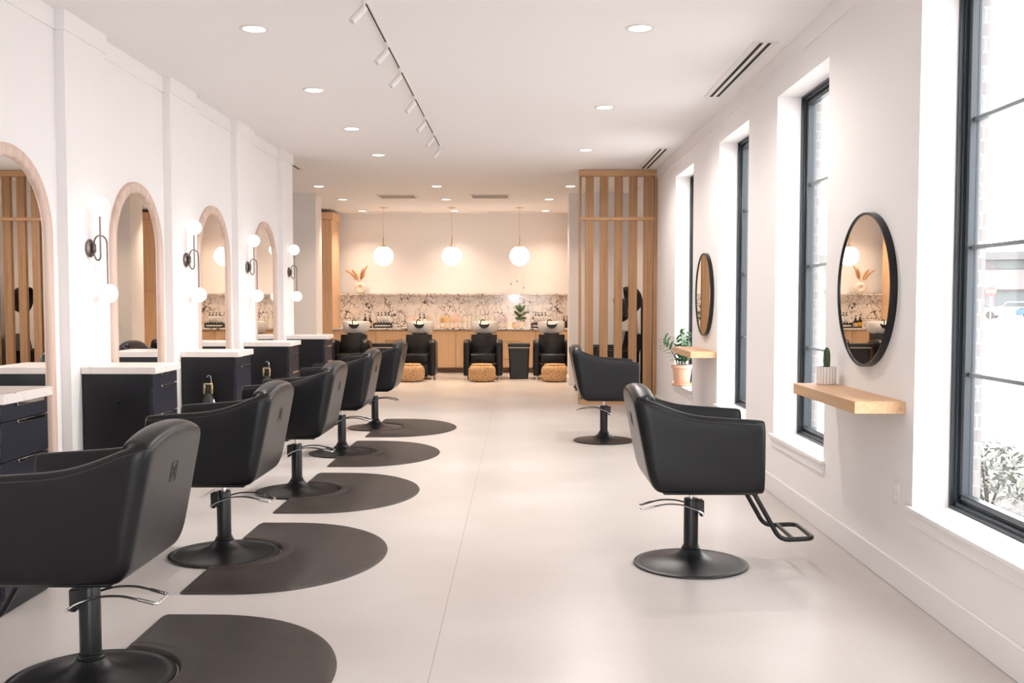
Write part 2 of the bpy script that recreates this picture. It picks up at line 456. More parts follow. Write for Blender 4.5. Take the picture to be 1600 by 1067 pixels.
sf = bpy.data.objects.new('window_7', None); COL.objects.link(sf); sf.location = (0, -2.05, 0); sf['kind'] = 'structure'  # unseen glazing behind the camera, added to bring in fill daylight
b = B()
for x in (GX0+.03, (2*GX0+GX1)/3, (GX0+2*GX1)/3, GX1-.03): box(b, x-.03, x+.03, -.04, .04, 0, GZ1, .003, 1)
for z in (.04, 2.2, GZ1-.03): box(b, GX0, GX1, -.035, .035, z-.04, z+.03, .003, 1)
obj('frame', b, M['frame'], sf)
b = B(); box(b, GX0, GX1, -.004, .004, .02, GZ1-.01); obj('pane', b, M['glass'], sf)

# ------------------------------------------------------------------ salon chair
def piece(t, tab):
    for (a, va), (c, vc) in zip(tab, tab[1:]):
        if t <= c: return va+(vc-va)*((t-a)/(c-a) if c > a else 0)
    return tab[-1][1]

ZT = [(-.25, .936), (-.235, .929), (-.21, .918), (-.18, .902), (-.14, .876), (-.08, .848), (0, .832), (.33, .810)]
def lean(x, z):
    q = max(0, min(1.1, (z-.43)/.54)); return x-.108*q*(min(x, 0)/.25)**2

def chair_shell():
    HW = .305; st = []
    xs = [.325, .315, .26, .18, .09, 0, -.06, -.11, -.15, -.175]
    for x in xs: st.append((x, -HW, 0, -1))
    for x in (-.192, -.205): st.append((x, -HW, 0, -1))
    for k in range(1, 6):
        a = PI/2*k/6; st.append((-.205-.045*math.sin(a), -(HW-.045)-.045*math.cos(a), -math.sin(a), -math.cos(a)))
    ys = [-.25, -.22, -.18, -.12, -.06, 0]
    for y in ys: st.append((-.25, y, -1, 0))
    st += [(x, -y, nx, -ny) for x, y, nx, ny in reversed(st[:-1])]
    secs = []; N = len(st); topline = []
    for i, (x, y, nx, ny) in enumerate(st):
        w = max(0, min(1, -x/.25)); th = .062+.014*w
        zt = piece(x, ZT)+(.038*(1-(abs(y)/.262)**2.4) if x <= -.249 else 0)
        end = i in (0, N-1); e = .010 if end else 0
        bi = .03+.035*w
        pr = [(bi+e, .432+.01*w*0), (bi*.35+e, .442), (e, .432+.03+.04*w), (e, .60), (e, zt-.09), (e, zt-.035), (.010+e, zt-.011-e*.5), (th*.32, zt-e), (th*.68, zt-e),
              (th-.012-e, zt-.012-e*.5), (th-e, zt-.04), (th-e, .62), (th-e, .45)]
        sec = []
        for d, z in pr:
            px = x-nx*d; py = y-ny*d
            if d > .04 and x < -.2: px = max(px, -.25+min(d, th)); py = max(-(HW-min(d, .062)), min(HW-min(d, .062), py))
            px = lean(px if x > 0 else min(px, 0) if False else px, z) if px < 0 else px
            if end: pass
            sec.append(Vector((px, py, z)))
        secs.append(sec)
        if not end:
            z = zt-.022; topline.append(Vector((lean(x, z)+nx*.0015, y+ny*.0015, z)))
    bm = B(); sections(bm, secs, True, True)
    return bm, topline

def make_chair(label, loc, rz):
    t = thing('salon_chair', label, 'salon chair', loc, rz, 'black salon chairs')
    sh, top = chair_shell()
    shell = obj('shell', sh, M['leather'], t, True, 60)
    md = shell.modifiers.new('smooth', 'SUBSURF'); md.levels = 2; md.render_levels = 2
    bpy.context.view_layer.update()
    dg = bpy.context.evaluated_depsgraph_get(); ev = shell.evaluated_get(dg); em = ev.to_mesh()
    tb = bmesh.new(); tb.from_mesh(em); ev.to_mesh_clear(); bv = BVHTree.FromBMesh(tb)
    tp = []
    for p in smooth_path(top, 3):
        hit = bv.find_nearest(p); tp.append(hit[0]+hit[1]*.0004)
    tb.free()
    obj('piping', tube(B(), tp, .0021, 6), M['piping'], shell)
    e = B()
    ez = .786; ex = lean(-.25, ez)-.001
    q = lambda y, z: (lean(-.25, ez+z)-.0012, y, ez+z)
    tube(e, [q(-.028, -.036), q(.028, -.036), q(.028, .036), q(-.028, .036)], .0009, 5, closed=True)
    tube(e, [q(-.015, -.02), q(.015, .02)], .0009, 5); tube(e, [q(.015, -.02), q(-.015, .02)], .0009, 5)
    obj('emblem', e, M['leather'], shell)
    obj('seat_cushion', box(B(), -.155, .318, -.232, .232, .455, .60, .03, 3), M['leather'], t)
    bk = B(); secs = []
    for z in (.58, .62, .76, .84, .87):
        d = .0 if z in (.58, .87) else .028
        x0 = lean(-.25, z)+.07
        secs.append([Vector((x0, -.2, z)), Vector((x0+d*.7, -.2, z)), Vector((x0+.012+d, 0, z)), Vector((x0+d*.7, .2, z)), Vector((x0, .2, z))])
    sections(bk, secs); obj('back_cushion', bk, M['leather'], t)
    obj('seat_frame', box(B(), -.19, .30, -.265, .265, .425, .458, .008, 1), M['blackpl'], t)
    pm = B(); cyl(pm, .03, .405, .43); obj('mount', pm, M['blackmetal'], t)
    pm = B(); cyl(pm, .0125, .35, .408); obj('piston', pm, M['chrome'], t)
    c = B(); lathe(c, [(0, .08), (.046, .08), (.050, .086), (.050, .092), (.044, .097), (.044, .104), (.0385, .106), (.0385, .352), (.036, .358), (0, .358)], 28)
    obj('column', c, M['blackmetal'], t)
    b2 = B(); box(b2, .02, .066, -.03, .03, .285, .35, .004, 1); box(b2, .045, .068, -.022, .022, .262, .30, .004, 1)
    obj('bracket', b2, M['blackpl'], t)
    base = B()
    lathe(base, [(0, 0), (.30, 0), (.305, .004), (.303, .010), (.287, .0135), (.283, .0115), (.262, .0115), (.20, .019), (.13, .034), (.085, .052), (.062, .070), (.052, .084), (0, .086)], 72)
    obj('base', base, M['blackmetal'], t)
    lv = B()
    pts = [(.058, -.056, .281), (.02, -.059, .306), (-.06, -.062, .332), (-.14, -.064, .336), (-.20, -.064, .325), (-.255, -.062, .311)]
    pl = smooth_path(pts, 5); pr = [Vector((p.x, -p.y, p.z)) for p in reversed(pl)]
    path = rounded(pl[:-1]+[Vector((-.275, -.062, .307)), Vector((-.275, .062, .307))]+pr[1:], .018, 4)
    tube(lv, path, .0048, 8)
    cyl(lv, .0075, -.068, .068, (.058, 0, .281), 12, 'Y')
    for s in (-1, 1): tube(lv, [(-.205, s*.064, .324), (-.262, s*.061, .3095)], .0066, 8)
    obj('pump_lever', lv, M['chrome'], t)
    fr = B(); r = .0125
    for s in (-1, 1):
        pass
    y = .168
    half = [Vector((.25, -y, .44)), Vector((.295, -y, .42)), Vector((.435, -y, .172)), Vector((.61, -y, .180)), Vector((.61, y, .180)), Vector((.435, y, .172)), Vector((.295, y, .42)), Vector((.25, y, .44))]
    tube(fr, rounded(half, .05, 6), r, 10)
    obj('footrest', fr, M['blackmetal'], t)
    cb = B(); tube(cb, [(.505, -y, .176), (.505, y, .176)], .0115, 10); obj('footrest_bar', cb, M['blackmetal'], t)
    return t

ch = make_chair('black leather salon chair nearest the camera, its front cut off by the left edge', (-1.60, 3.65, 0), PI)
dup(ch, 'black leather salon chair before the second arched mirror, behind the nearest chair', (-1.645, 5.49, 0), PI)
dup(ch, 'third black leather salon chair of the mirror row, in the middle of the five', (-1.645, 7.31, 0), PI)
dup(ch, 'black leather salon chair just in front of the last chair of the mirror row', (-1.64, 9.16, 0), PI)
dup(ch, 'last black leather salon chair of the mirror row, farthest from the camera', (-1.60, 11.0, 0), PI)
dup(ch, 'black salon chair alone on the bare floor facing the near round mirror', (.924, 5.305, 0), 0)
dup(ch, 'black salon chair facing the far round mirror, in front of the slatted wood screen', (.855, 10.0, 0), 0)

# ------------------------------------------------------------------ floor mats
def mat_outline():
    W = .765; D = .905; s = .22; pts = []
    pts.append((0, -.310)); pts.append((0, -W+.03)); pts.append((.01, -W+.006)); pts.append((.035, -W))
    n = 40
    for k in range(n+1):
        a = -PI/2+PI*k/n; pts.append((s+(D-s)*abs(math.cos(a))**.92, W*math.sin(a)))
    pts += [(.035, W), (.01, W-.006), (0, W-.03), (0, .310)]
    for k in range(1, 24):
        a = PI/2-PI*k/24; pts.append((.310*math.cos(a), .310*math.sin(a)))
    return pts
def make_mat(label, loc):
    t = thing('floor_mat', label, 'floor mat', loc, 0, 'rubber mats under the styling chairs')
    P = mat_outline(); n = len(P)
    bm = B()
    def inset(d):
        out = []
        for i in range(n):
            a = Vector(P[i-1]); c = Vector(P[(i+1) % n]); tn = (c-a).normalized(); nn = Vector((-tn.y, tn.x))
            out.append(Vector(P[i])+nn*d)
        return out
    lo = [bm.verts.new((x, y, 0)) for x, y in P]
    m1 = [bm.verts.new((q.x, q.y, .004)) for q in inset(.002)]
    m2 = [bm.verts.new((q.x, q.y, .014)) for q in inset(.03)]
    for A, C in ((lo, m1), (m1, m2)):
        for i in range(n): bm.faces.new((A[i], A[(i+1) % n], C[(i+1) % n], C[i]))
    bm.faces.new(m2); bm.faces.new(list(reversed(lo)))
    obj('pad', bm, M['rubber'], t)
    rm = B(); lathe(rm, [(.312, .006), (.320, .018), (.336, .023), (.356, .020), (.382, .0142)], 40, 'Z', (0, 0, 0), -PI/2+.06, PI/2-.06)
    obj('raised_rim', rm, M['rubber'], t)
    return t
m0 = make_mat('dark D-shaped rubber mat under the nearest styling chair, cut off by the bottom edge', (-1.60, 3.65, 0))
dup(m0, 'dark D-shaped rubber mat second from the camera, whole front curve in view', (-1.645, 5.49, 0))
dup(m0, 'dark D-shaped rubber mat under the middle chair of the mirror row', (-1.645, 7.31, 0))
dup(m0, 'dark D-shaped rubber mat just in front of the last mat of the row', (-1.64, 9.16, 0))
dup(m0, 'last dark D-shaped rubber mat of the row, farthest from the camera', (-1.60, 11.0, 0))

# ------------------------------------------------------------------ arched mirrors
def arch_path(hw, zb, zt, n=32):
    sp = zt-hw
    p = [(-hw, zb), (-hw, (zb+sp)/2), (-hw, sp-.001)]
    for k in range(n+1):
        a = PI-PI*k/n; p.append((hw*math.cos(a), sp+hw*math.sin(a)))
    p += [(hw, sp-.001), (hw, (zb+sp)/2), (hw, zb)]
    return p
def make_arch(label, y):
    t = thing('arched_mirror', label, 'mirror', (LX, y, .15), 0, 'arched wood-framed mirrors on the left wall')
    HWm, ZT_ = .485, 2.277-.15; w = .075
    secs = []; prof = [(0, .0), (.0, .018), (.006, .028), (.02, .034), (.055, .034), (.069, .028), (.075, .018), (.075, .0)]
    def pt(o, k, N_):  # path inset by o
        return arch_path(HWm-o, 0+o*0, ZT_-o)[k]
    N_ = len(arch_path(HWm, 0, ZT_))
    paths = {o: arch_path(HWm-o, 0, ZT_-o) for o, d in prof}
    for k in range(N_):
        secs.append([Vector((d, paths[o][k][0], paths[o][k][1])) for o, d in prof])
    bm = B(); sections(bm, secs); box(bm, 0, .034, -HWm+.06, HWm-.06, 0, w, .004, 1)
    obj('frame', bm, M['pinkwood'], t)
    g = B(); prism(g, arch_path(HWm-w+.004, .06, ZT_-w+.004), .004, .010, 'X'); obj('mirror_glass', g, M['mirror'], t)
    return t
arch_lab = ['arched mirror in a blush wood frame, cut off by the left edge of the photo',
            'arched blush wood mirror between the first and second wall sconce',
            'third arched blush wood mirror, with a glowing pendant globe reflected in it',
            'smallest-looking arched blush wood mirror, farthest along the left wall']
a0 = make_arch(arch_lab[0], 5.475)
for y, l in zip((7.315, 9.13, 10.99), arch_lab[1:]): dup(a0, l, (LX, y, .15))

# ------------------------------------------------------------------ sconces
def make_sconce(label, y):
    t = thing('wall_sconce', label, 'wall lamp', (PX, y, 1.75), 0, 'two-globe sconces on the pilasters')
    p = B(); lathe(p, [(0, 0), (.052, 0), (.058, .006), (.058, .014), (.05, .02), (0, .022)], 28, 'X'); obj('wall_plate', p, M['bronze'], t)
    p = B(); box(p, .02, .045, -.012, .012, -.028, .028, .005, 2); obj('bracket', p, M['bronze'], t)
    A = [(.035, 0, -.028), (.036, .002, -.05), (.045, .005, -.07), (.055, .008, -.076), (.064, .011, -.070), (.070, .012, -.05), (.070, .012, .0), (.070, .012, .1), (.070, .012, .205)]
    Bp = [(.035, 0, .028), (.037, .005, .055), (.046, .025, .078), (.058, .05, .083), (.070, .08, .072), (.076, .098, .045), (.077, .10, 0), (.077, .10, -.1), (.077, .10, -.225)]
    for nm, pts, gz, s in (('arm', A, .265, 1), ('arm', Bp, -.288, -1)):
        q = B(); tube(q, smooth_path(pts, 5), .0055, 10)
        e = pts[-1]; cyl(q, .016, min(e[2], e[2]+s*.005), max(e[2], e[2]+s*.005), (e[0], e[1], 0), 16)
        ar = obj(nm, q, M['bronze'], t)
        g = B(); sphere(g, .0635, (e[0], e[1], gz), 28); obj('globe', g, M['globe'], ar)
    return t
s0 = make_sconce('bronze two-globe wall sconce beside the arched mirror nearest the left edge', 6.37)
for y, l in ((8.215, 'second bronze two-globe wall sconce from the camera'), (10.07, 'third bronze two-globe sconce, overlapping the last arched mirror'), (11.885, 'last bronze two-globe sconce at the far corner of the left wall')):
    dup(s0, l, (PX, y, 1.75))

# ------------------------------------------------------------------ styling cabinets
def make_cab(label, y):
    t = thing('styling_cabinet', label, 'cabinet', (PX+.002, y, 0), 0, 'black styling cabinets below the sconces')
    D = .448; W = .445
    obj('body', box(B(), .0, D-.02, .0, W, .0, .955, .002, 1), M['cab'], t)
    s = B(); box(s, -.0, D+.022, -.008, W+.012, .955, 1.0, .003, 1); obj('worktop', s, M['slab'], t)
    zz = [(.875, .951), (.694, .870), (.40, .689), (.07, .395)]
    for z0, z1 in zz:
        d = obj('drawer', box(B(), D-.02, D, .003, W-.003, z0, z1, .0015, 1), M['drawer'], t)
        h = B(); box(h, D-.018, D+.013, .13, W-.06, z1-.0015, z1+.0025, .0008, 1); box(h, D+.009, D+.013, .13, W-.06, z1-.012, z1, .0008, 1)
        obj('handle', h, M['chrome'], d)
    k = B(); lathe(k, [(0, 0), (.007, 0), (.007, -.07), (.015, -.072), (.015, -.08), (0, -.082)], 16, 'Y', (.24, 0, .785)); obj('hook', k, M['blackmetal'], t)
    return t
c0 = make_cab('black drawer cabinet with white top at the left edge, near the first mirror', 4.38)
for y, l in ((6.222, 'black drawer cabinet with white top whose near end carries an empty hook, second from camera'),
             (8.062, 'black drawer cabinet third from camera, hair dryer hung on its near end'),
             (9.925, 'black drawer cabinet fourth from camera, hair dryer hung on its near end'),
             (11.765, 'black drawer cabinet with white top at the far end of the row')):
    dup(c0, l, (PX+.002, y, 0))

def make_dryer(label, x, y, z):
    t = thing('hair_dryer', label, 'hair dryer', (x, y, z), 0, 'hair dryers hung on the cabinets')
    h = B(); tube(h, smooth_path([(-.012, -.0, .04), (-.006, 0, .07), (.012, 0, .072), (.022, 0, .05), (.024, 0, .0)], 5), .004, 8); obj('hanging_loop', h, M['chrome'], t)
    g = B()
    for sx in (-1, 1): box(g, sx*.03-.008, sx*.03+.008, -.02, .02, -.075, .012, .003, 1)
    box(g, -.03, .03, -.02, .02, .0, .014, .003, 1); obj('gold_frame', g, M['gold'], t)
    q = B(); lathe(q, [(0, -.07), (.02, -.07), (.022, -.05), (.022, -.005), (0, 0)], 18); obj('core', q, M['blackpl'], t)
    b = B(); lathe(b, [(0, -.19), (.05, -.19), (.052, -.17), (.045, -.12), (.032, -.085), (.024, -.07), (0, -.07)], 24); obj('barrel', b, M['blackpl'], t)
    hd = B(); tube(hd, [(.022, -.005, -.10), (.05, -.01, -.15), (.06, -.012, -.165)], .010, 10); obj('handle', hd, M['chrome'], t)
    nz = B(); lathe(nz, [(0, -.225), (.014, -.225), (.017, -.18), (0, -.18)], 14, 'Z', (-.045, 0, 0)); obj('nozzle', nz, M['gold'], t)
    return t
d0 = make_dryer('black and gold hair dryer hanging on the third cabinet from the camera', PX+.242, 8.062-.058, .735)
dup(d0, 'black and gold hair dryer hanging on the fourth cabinet from the camera', (PX+.242, 9.925-.058, .735))

# ------------------------------------------------------------------ round mirrors and shelves on the right wall
def make_round(label, y):
    t = thing('round_mirror', label, 'mirror', (WX, y, 1.474), 0, 'round mirrors between the windows')
    f = B(); lathe(f, [(.397, 0), (.41, 0), (.41, -.036), (.404, -.038), (.397, -.034), (.397, 0)], 72, 'X'); obj('frame', f, M['blackmetal'], t)
    g = B(); lathe(g, [(0, -.004), (.398, -.004), (.398, -.029), (0, -.029)], 72, 'X'); obj('mirror_glass', g, M['mirror'], t)
    return t
r0 = make_round('large black-framed round mirror on the wall above the near oak shelf', 5.335)
dup(r0, 'far black-framed round mirror above the oak shelf by the terracotta pot', (WX, 9.955, 1.474))
for y0, y1, l in ((4.80, 5.875, 'floating oak shelf holding the potted cactus'), (9.405, 10.48, 'floating oak shelf below the far round mirror')):
    o = obj('floating_shelf', box(B(), -.245, 0, -(y1-y0)/2, (y1-y0)/2, -.06, 0, .002, 1), M['oaky'])
    o.location = (WX, (y0+y1)/2, .93); tag(o, l, 'shelf', 'floating oak shelves')
def make_outlet(label, y):
    t = thing('wall_outlet', label, 'outlet', (WX, y, .47), 0, 'power outlets on the right wall')
    obj('cover_plate', box(B(), -.006, 0, -.036, .036, -.057, .057, .002, 1), M['white'], t)
    for z in (-.022, .022):
        b = B(); box(b, -.0085, -.005, -.014, .014, z-.014, z+.014, .003, 2); obj('socket', b, M['trim'], t)
    return t
o0 = make_outlet('white wall outlet low on the wall under the near oak shelf', 4.89)
dup(o0, 'white wall outlet low on the wall under the far oak shelf', (WX, 9.50, .48))

# cactus
t = thing('potted_cactus', 'small columnar cactus in a white striped pot on the near oak shelf', 'plant', (1.785, 5.78, .93))
b = B(); lathe(b, [(0, 0), (.050, 0), (.055, .006), (.056, .1), (.054, .104), (.049, .103), (.048, .085), (0, .085)], 32); obj('pot', b, M['stripes'], t)
b = B(); lathe(b, [(0, .083), (.048, .083), (.046, .090), (0, .092)], 20); obj('soil', b, M['soil'], t)
b = B(); n = 40; rings = []
prof = [(.013, .085), (.017, .10), (.019, .135), (.019, .165), (.0165, .19), (.011, .207), (.004, .215)]
secs = [[Vector(((r*(1+.13*math.cos(a*10)))*math.cos(a), (r*(1+.13*math.cos(a*10)))*math.sin(a), z)) for a in [2*PI*k/n for k in range(n)]] for r, z in prof]
sections(b, secs); obj('stem', b, M['cactus'], t)

# zz plant
def leaf(bm, p, d, n, L, w, fold=.25):
    d = d.normalized(); s = d.cross(n).normalized(); n = s.cross(d).normalized()
    prev = None; K = 5
    for k in range(K+1):
        u = k/K; ww = w*math.sin(PI*min(1, u*.92+.06))**.8*(1 if k < K else .1)
        c = p+d*L*u-n*(L*.22*u*u)
        row = [bm.verts.new(c-s*ww+n*ww*fold), bm.verts.new(c), bm.verts.new(c+s*ww+n*ww*fold)]
        if prev:
            bm.faces.new((prev[0], prev[1], row[1], row[0])); bm.faces.new((prev[1], prev[2], row[2], row[1]))
        prev = row
t = thing('zz_plant', 'glossy green plant in a terracotta pot on the farthest window sill', 'plant', (1.862, 11.37, .44))
b = B(); lathe(b, [(0, 0), (.10, 0), (.118, .012), (.122, .03), (.116, .03), (.11, .018), (0, .018)], 40); obj('saucer', b, M['terra'], t)
b = B(); lathe(b, [(0, .018), (.082, .018), (.087, .024), (.108, .2), (.116, .2), (.121, .206), (.121, .236), (.118, .24), (.106, .24), (.104, .215), (0, .215)], 40); obj('pot', b, M['terra'], t)
b = B(); cyl(b, .105, .205, .22); obj('soil', b, M['soil'], t)
rng = random.Random(3)
for k in range(15):
    a = 2*PI*k/15+rng.uniform(-.2, .2); sp = rng.uniform(.05, .2); hh = rng.uniform(.22, .40)
    if math.cos(a) > .3: sp *= .55
    base = Vector((.045*math.cos(a), .045*math.sin(a), .215)); tip = Vector((sp*math.cos(a)*1.1, sp*math.sin(a)*1.1, .215+hh))
    mid = (base+tip)/2+Vector((-.02*math.cos(a), -.02*math.sin(a), .03))
    path = smooth_path([base, mid, tip], 7)
    b = B(); tube(b, path, .004, 6, rad=[.0055-.0035*i/len(path) for i in range(len(path))])
    for i in range(3, len(path), 2):
        d = (path[i]-path[i-1]).normalized(); side = d.cross(Vector((math.sin(a*3), math.cos(a*3), .2))).normalized()
        for s in (-1, 1):
            leaf(b, path[i], d*.75+side*s, Vector((0, 0, 1)), rng.uniform(.075, .10), rng.uniform(.015, .02))
    obj('leaf_stem', b, M['leaf'], t)

# ------------------------------------------------------------------ ceiling fittings
DL = [(-1.712, 6.52, 'first ceiling downlight from the camera in the row over the salon chairs'), (-1.712, 8.40, 'second ceiling downlight from the camera in the row over the salon chairs'),
      (-1.712, 10.28, 'third ceiling downlight from the camera in the row over the salon chairs'), (-1.70, 12.13, 'fourth ceiling downlight, last in the row over the salon chairs'),
      (.78, 6.52, 'largest ceiling downlight on the window side, nearest the camera'), (.78, 9.16, 'middle one of three ceiling downlights on the window side'), (.78, 11.74, 'farthest of three ceiling downlights on the window side'),
      (-3.09, 15.45, 'ceiling downlight over the left wall pier, front row of the back area'), (-1.27, 15.45, 'middle downlight in the front row of the back area'), (.79, 15.45, 'ceiling downlight beside the top of the slatted screen'),
      (-3.08, 17.46, 'left ceiling downlight of the second row, near the tall oak cabinet'), (-1.272, 17.46, 'middle ceiling downlight of the second row in the back area'), (.524, 17.46, 'right ceiling downlight of the second row in the back area'),
      (-3.085, 19.7, 'ceiling downlight close to the back wall, left of the first pendant'), (-1.273, 19.7, 'ceiling downlight close to the back wall, beside the middle pendant'), (.516, 19.7, 'ceiling downlight close to the back wall, right of the third pendant')]
def make_dl(x, y, label):
    t = thing('ceiling_downlight', label, 'ceiling light', (x, y, CH), 0, 'recessed downlights in the ceiling')
    r = B(); lathe(r, [(.070, -.0005), (.095, -.0005), (.095, -.004), (.088, -.007), (.074, -.006), (.070, -.003)], 40); obj('trim_ring', r, M['white'], t)
    l = B(); cyl(l, .072, -.0035, -.001, n=36); obj('lens', l, M['lamp'], t)
    return t
dl0 = None; dls = []
for x, y, l in DL:
    if dl0 is None: dl0 = make_dl(x, y, l); dls.append(dl0)
    else: dls.append(dup(dl0, l, (x, y, CH)))
LW = []
for d in dls:
    ld = bpy.data.lights.new('downlight_lamp', 'SPOT'); ld.color = (1, .84, .70); ld.spot_size = math.radians(165); ld.spot_blend = .7
    ld.shadow_soft_size = .06; ld.energy = 30
    lo = bpy.data.objects.new('downlight_lamp', ld); COL.objects.link(lo); lo.location = (0, 0, -.02); lo.parent = d
    back = d.location.y > 14
    ld.color = (1, .77, .57) if back else (1, .94, .90)
    ld.energy = (60 if d.location.y > 19 else (115 if d.location.y > 17 else 58)) if back else (76 if d.location.x < 0 else 48)
    ld.spot_size = math.radians(116 if back else (98 if d.location.x < 0 else 165)); ld.spot_blend = .6 if (not back and d.location.x > 0) else 1
    LW.append(ld)

# slot diffusers by the windows
def make_slot(label, x, y0, y1, w=.085, pitch=.056):
    L = y1-y0
    t = thing('linear_air_vent', label, 'air vent', (x, (y0+y1)/2, CH), 0, 'linear air vents in the ceiling')
    obj('frame', box(B(), -w, w, -L/2-.02, L/2+.02, -.006, 0, .001, 1), M['white'], t)
    for dx in (-pitch/2, pitch/2):
        obj('slot', box(B(), dx-.0125, dx+.0125, -L/2, L/2, -.0072, -.004), M['dark'], t)
    return t
make_slot('long double-slot ceiling vent above the near window, nearest the camera', 1.677, 6.88, 8.67)
make_slot('double-slot ceiling vent just in front of the slatted wood screen', 1.672, 11.64, 13.36, .085, .06)
make_slot('ceiling vent peeping out beside the far corner of the left wall', -3.0, 12.7, 13.42, .13, .12)
for i, (x0, x1, l) in enumerate(((-3.0, -1.93, 'thin dark ceiling slot behind the left pendant'), (-.63, .50, 'thin dark ceiling slot behind the right pendant'))):
    t = thing('ceiling_slot_vent', l, 'air vent', ((x0+x1)/2, 19.93, CH), 0, 'thin slots near the back wall')
    L = x1-x0
    obj('frame', box(B(), -L/2, L/2, -.045, .045, -.005, 0), M['white'], t); obj('slot', box(B(), -L/2+.01, L/2-.01, -.02, .02, -.0065, -.003), M['grey'], t)
for x0, x1, l in ((-2.40, -1.72, 'square return air grille on the ceiling left of the middle pendant'), (-.83, -.15, 'square return air grille on the ceiling between the middle and right pendant')):
    t = thing('return_air_grille', l, 'air vent', ((x0+x1)/2, 16.93, CH), 0, 'return air grilles')
    h = (x1-x0)/2; f = B()
    box(f, -h, h, -.3, -.26, -.012, 0); box(f, -h, h, .26, .3, -.012, 0); box(f, -h, -h+.04, -.26, .26, -.012, 0); box(f, h-.04, h, -.26, .26, -.012, 0)
    obj('frame', f, M['white'], t); g = B(); box(g, -h+.04, h-.04, -.26, .26, -.003, 0)
    for k in range(12): yy = -.25+k*.0455; box(g, -h+.04, h-.04, yy, yy+.012, -.010, -.002)
    obj('grille', g, M['grey'], t)

# track with seven heads
t = thing('lighting_track', 'thin dark lighting track running along the ceiling over the aisle', 'lighting track', (-.9, 8.3, CH))
b = B(); box(b, -.016, .016, -3.6, 3.09, -.012, 0, .001, 1); obj('rail', b, M['white'], t)
b = B(); box(b, -.0045, .0045, -3.58, 3.07, -.0135, -.008); obj('slot', b, M['dark'], t)
def make_head(label, y):
    t = thing('track_spotlight', label, 'spotlight', (-.9, y, CH-.0135), 0, 'white spotlights on the ceiling track')
    b = B(); box(b, -.013, .013, -.05, .05, -.012, 0, .002, 1); obj('adapter', b, M['white'], t)
    b = B(); cyl(b, .006, -.05, -.01, n=10); obj('stem', b, M['white'], t)
    c = B(); lathe(c, [(0, 0), (.019, 0), (.022, .004), (.022, .122), (.019, .124), (.017, .114), (0, .114)], 24)
    d = Vector((-.075, -.05, -.10)).normalized(); q = Vector((0, 0, 1)).rotation_difference(d)
    bmesh.ops.transform(c, matrix=Matrix.Translation(Vector((0.004, 0.008, -.045)))@q.to_matrix().to_4x4(), verts=c.verts)
    obj('lamp_head', c, M['white'], t)
    return t
th = make_head('white track spotlight nearest the camera, first on the ceiling track', 5.85)
for y, l in ((6.85, 'second'), (7.6, 'third'), (8.62, 'fourth'), (9.58, 'fifth'), (10.5, 'sixth'), (11.35, 'seventh and last')):
    dup(th, l+' white spotlight from the camera on the ceiling track', (-.9, y, CH-.0135))

# pendants
def make_pendant(label, x):
    t = thing('globe_pendant', label, 'pendant lamp', (x, 18.97, CH), 0, 'brass globe pendants over the wash area')
    b = B(); lathe(b, [(0, 0), (.055, 0), (.055, -.012), (.02, -.022), (0, -.022)], 24); box(b, -.08, .08, -.02, .02, -.008, 0); obj('canopy', b, M['brass'], t)
    b = B(); cyl(b, .0028, -.57, -.02, n=8); obj('cord', b, M['brass'], t)
    b = B(); cyl(b, .009, -.745, -.56, n=12); obj('rod', b, M['brass'], t)
    b = B(); lathe(b, [(0, -.712), (.016, -.714), (.045, -.722), (.066, -.734), (.076, -.747), (.072, -.749), (0, -.735)], 32); obj('cap', b, M['brass'], t)
    b = B(); sphere(b, .187, (0, 0, -.918), 40); obj('globe', b, M['pglobe'], t)
    return t
p0 = make_pendant('left brass pendant with a glowing white globe, near the pampas vase', -2.575)
dup(p0, 'middle brass pendant with a glowing white globe over the bottle row', (-1.275, 18.97, CH))
dup(p0, 'right brass pendant with a glowing white globe above the taper candles', (.01, 18.97, CH))

# ------------------------------------------------------------------ back wall: tall cabinet, ledge, marble, counter
def tall(label, x0, x1, y0, loc_label):
    t = thing('tall_oak_cabinet', label, 'cabinet', (x0, y0, 0), 0)
    W = x1-x0; D = 20.1-y0
    obj('body', box(B(), 0, W, .02, D, 0, 2.97), M['oakc'], t)
    obj('crown', box(B(), -.03, W+.03, -.03, D, 2.97, 3.11, .003, 1), M['oakc'], t)
    for z0, z1, kz in ((.1, 1.57, 1.50), (1.576, 2.965, 1.64)):
        d = obj('door', box(B(), .003, W-.003, 0, .02, z0, z1, .001, 1), M['oakc'], t)
        k = B(); lathe(k, [(0, 0), (.008, 0), (.008, -.02), (.016, -.024), (.016, -.032), (0, -.034)], 14, 'Y', (W-.05, 0, kz)); obj('knob', k, M['brass'], d)
    return t
tall('tall oak cabinet beside the left pier, left of the marble splashback', -4.15, -3.62, 19.3, '')
tall('tall oak cabinet hidden behind the right pier, seen only in a mirror', 1.12, 1.82, 19.3, '')
WL, WR = -3.617, 1.117
o = obj('marble_splashback', box(B(), WL, WR, 20.1, 20.4, 0, 1.512), M['marble']); tag(o, 'white marble splashback with a dark vein network behind the bottles', 'splashback')
o = obj('marble_ledge', box(B(), WL, WR, 20.06, 20.405, 1.512, 1.548, .002, 1), M['marble']); tag(o, 'long narrow stone ledge on top of the veined marble splashback', 'ledge')
o = obj('marble_worktop', box(B(), WL, WR, 19.32, 20.1, .838, .872, .002, 1), M['marble']); tag(o, 'long stone worktop on the oak base cabinets under the bottles', 'worktop')

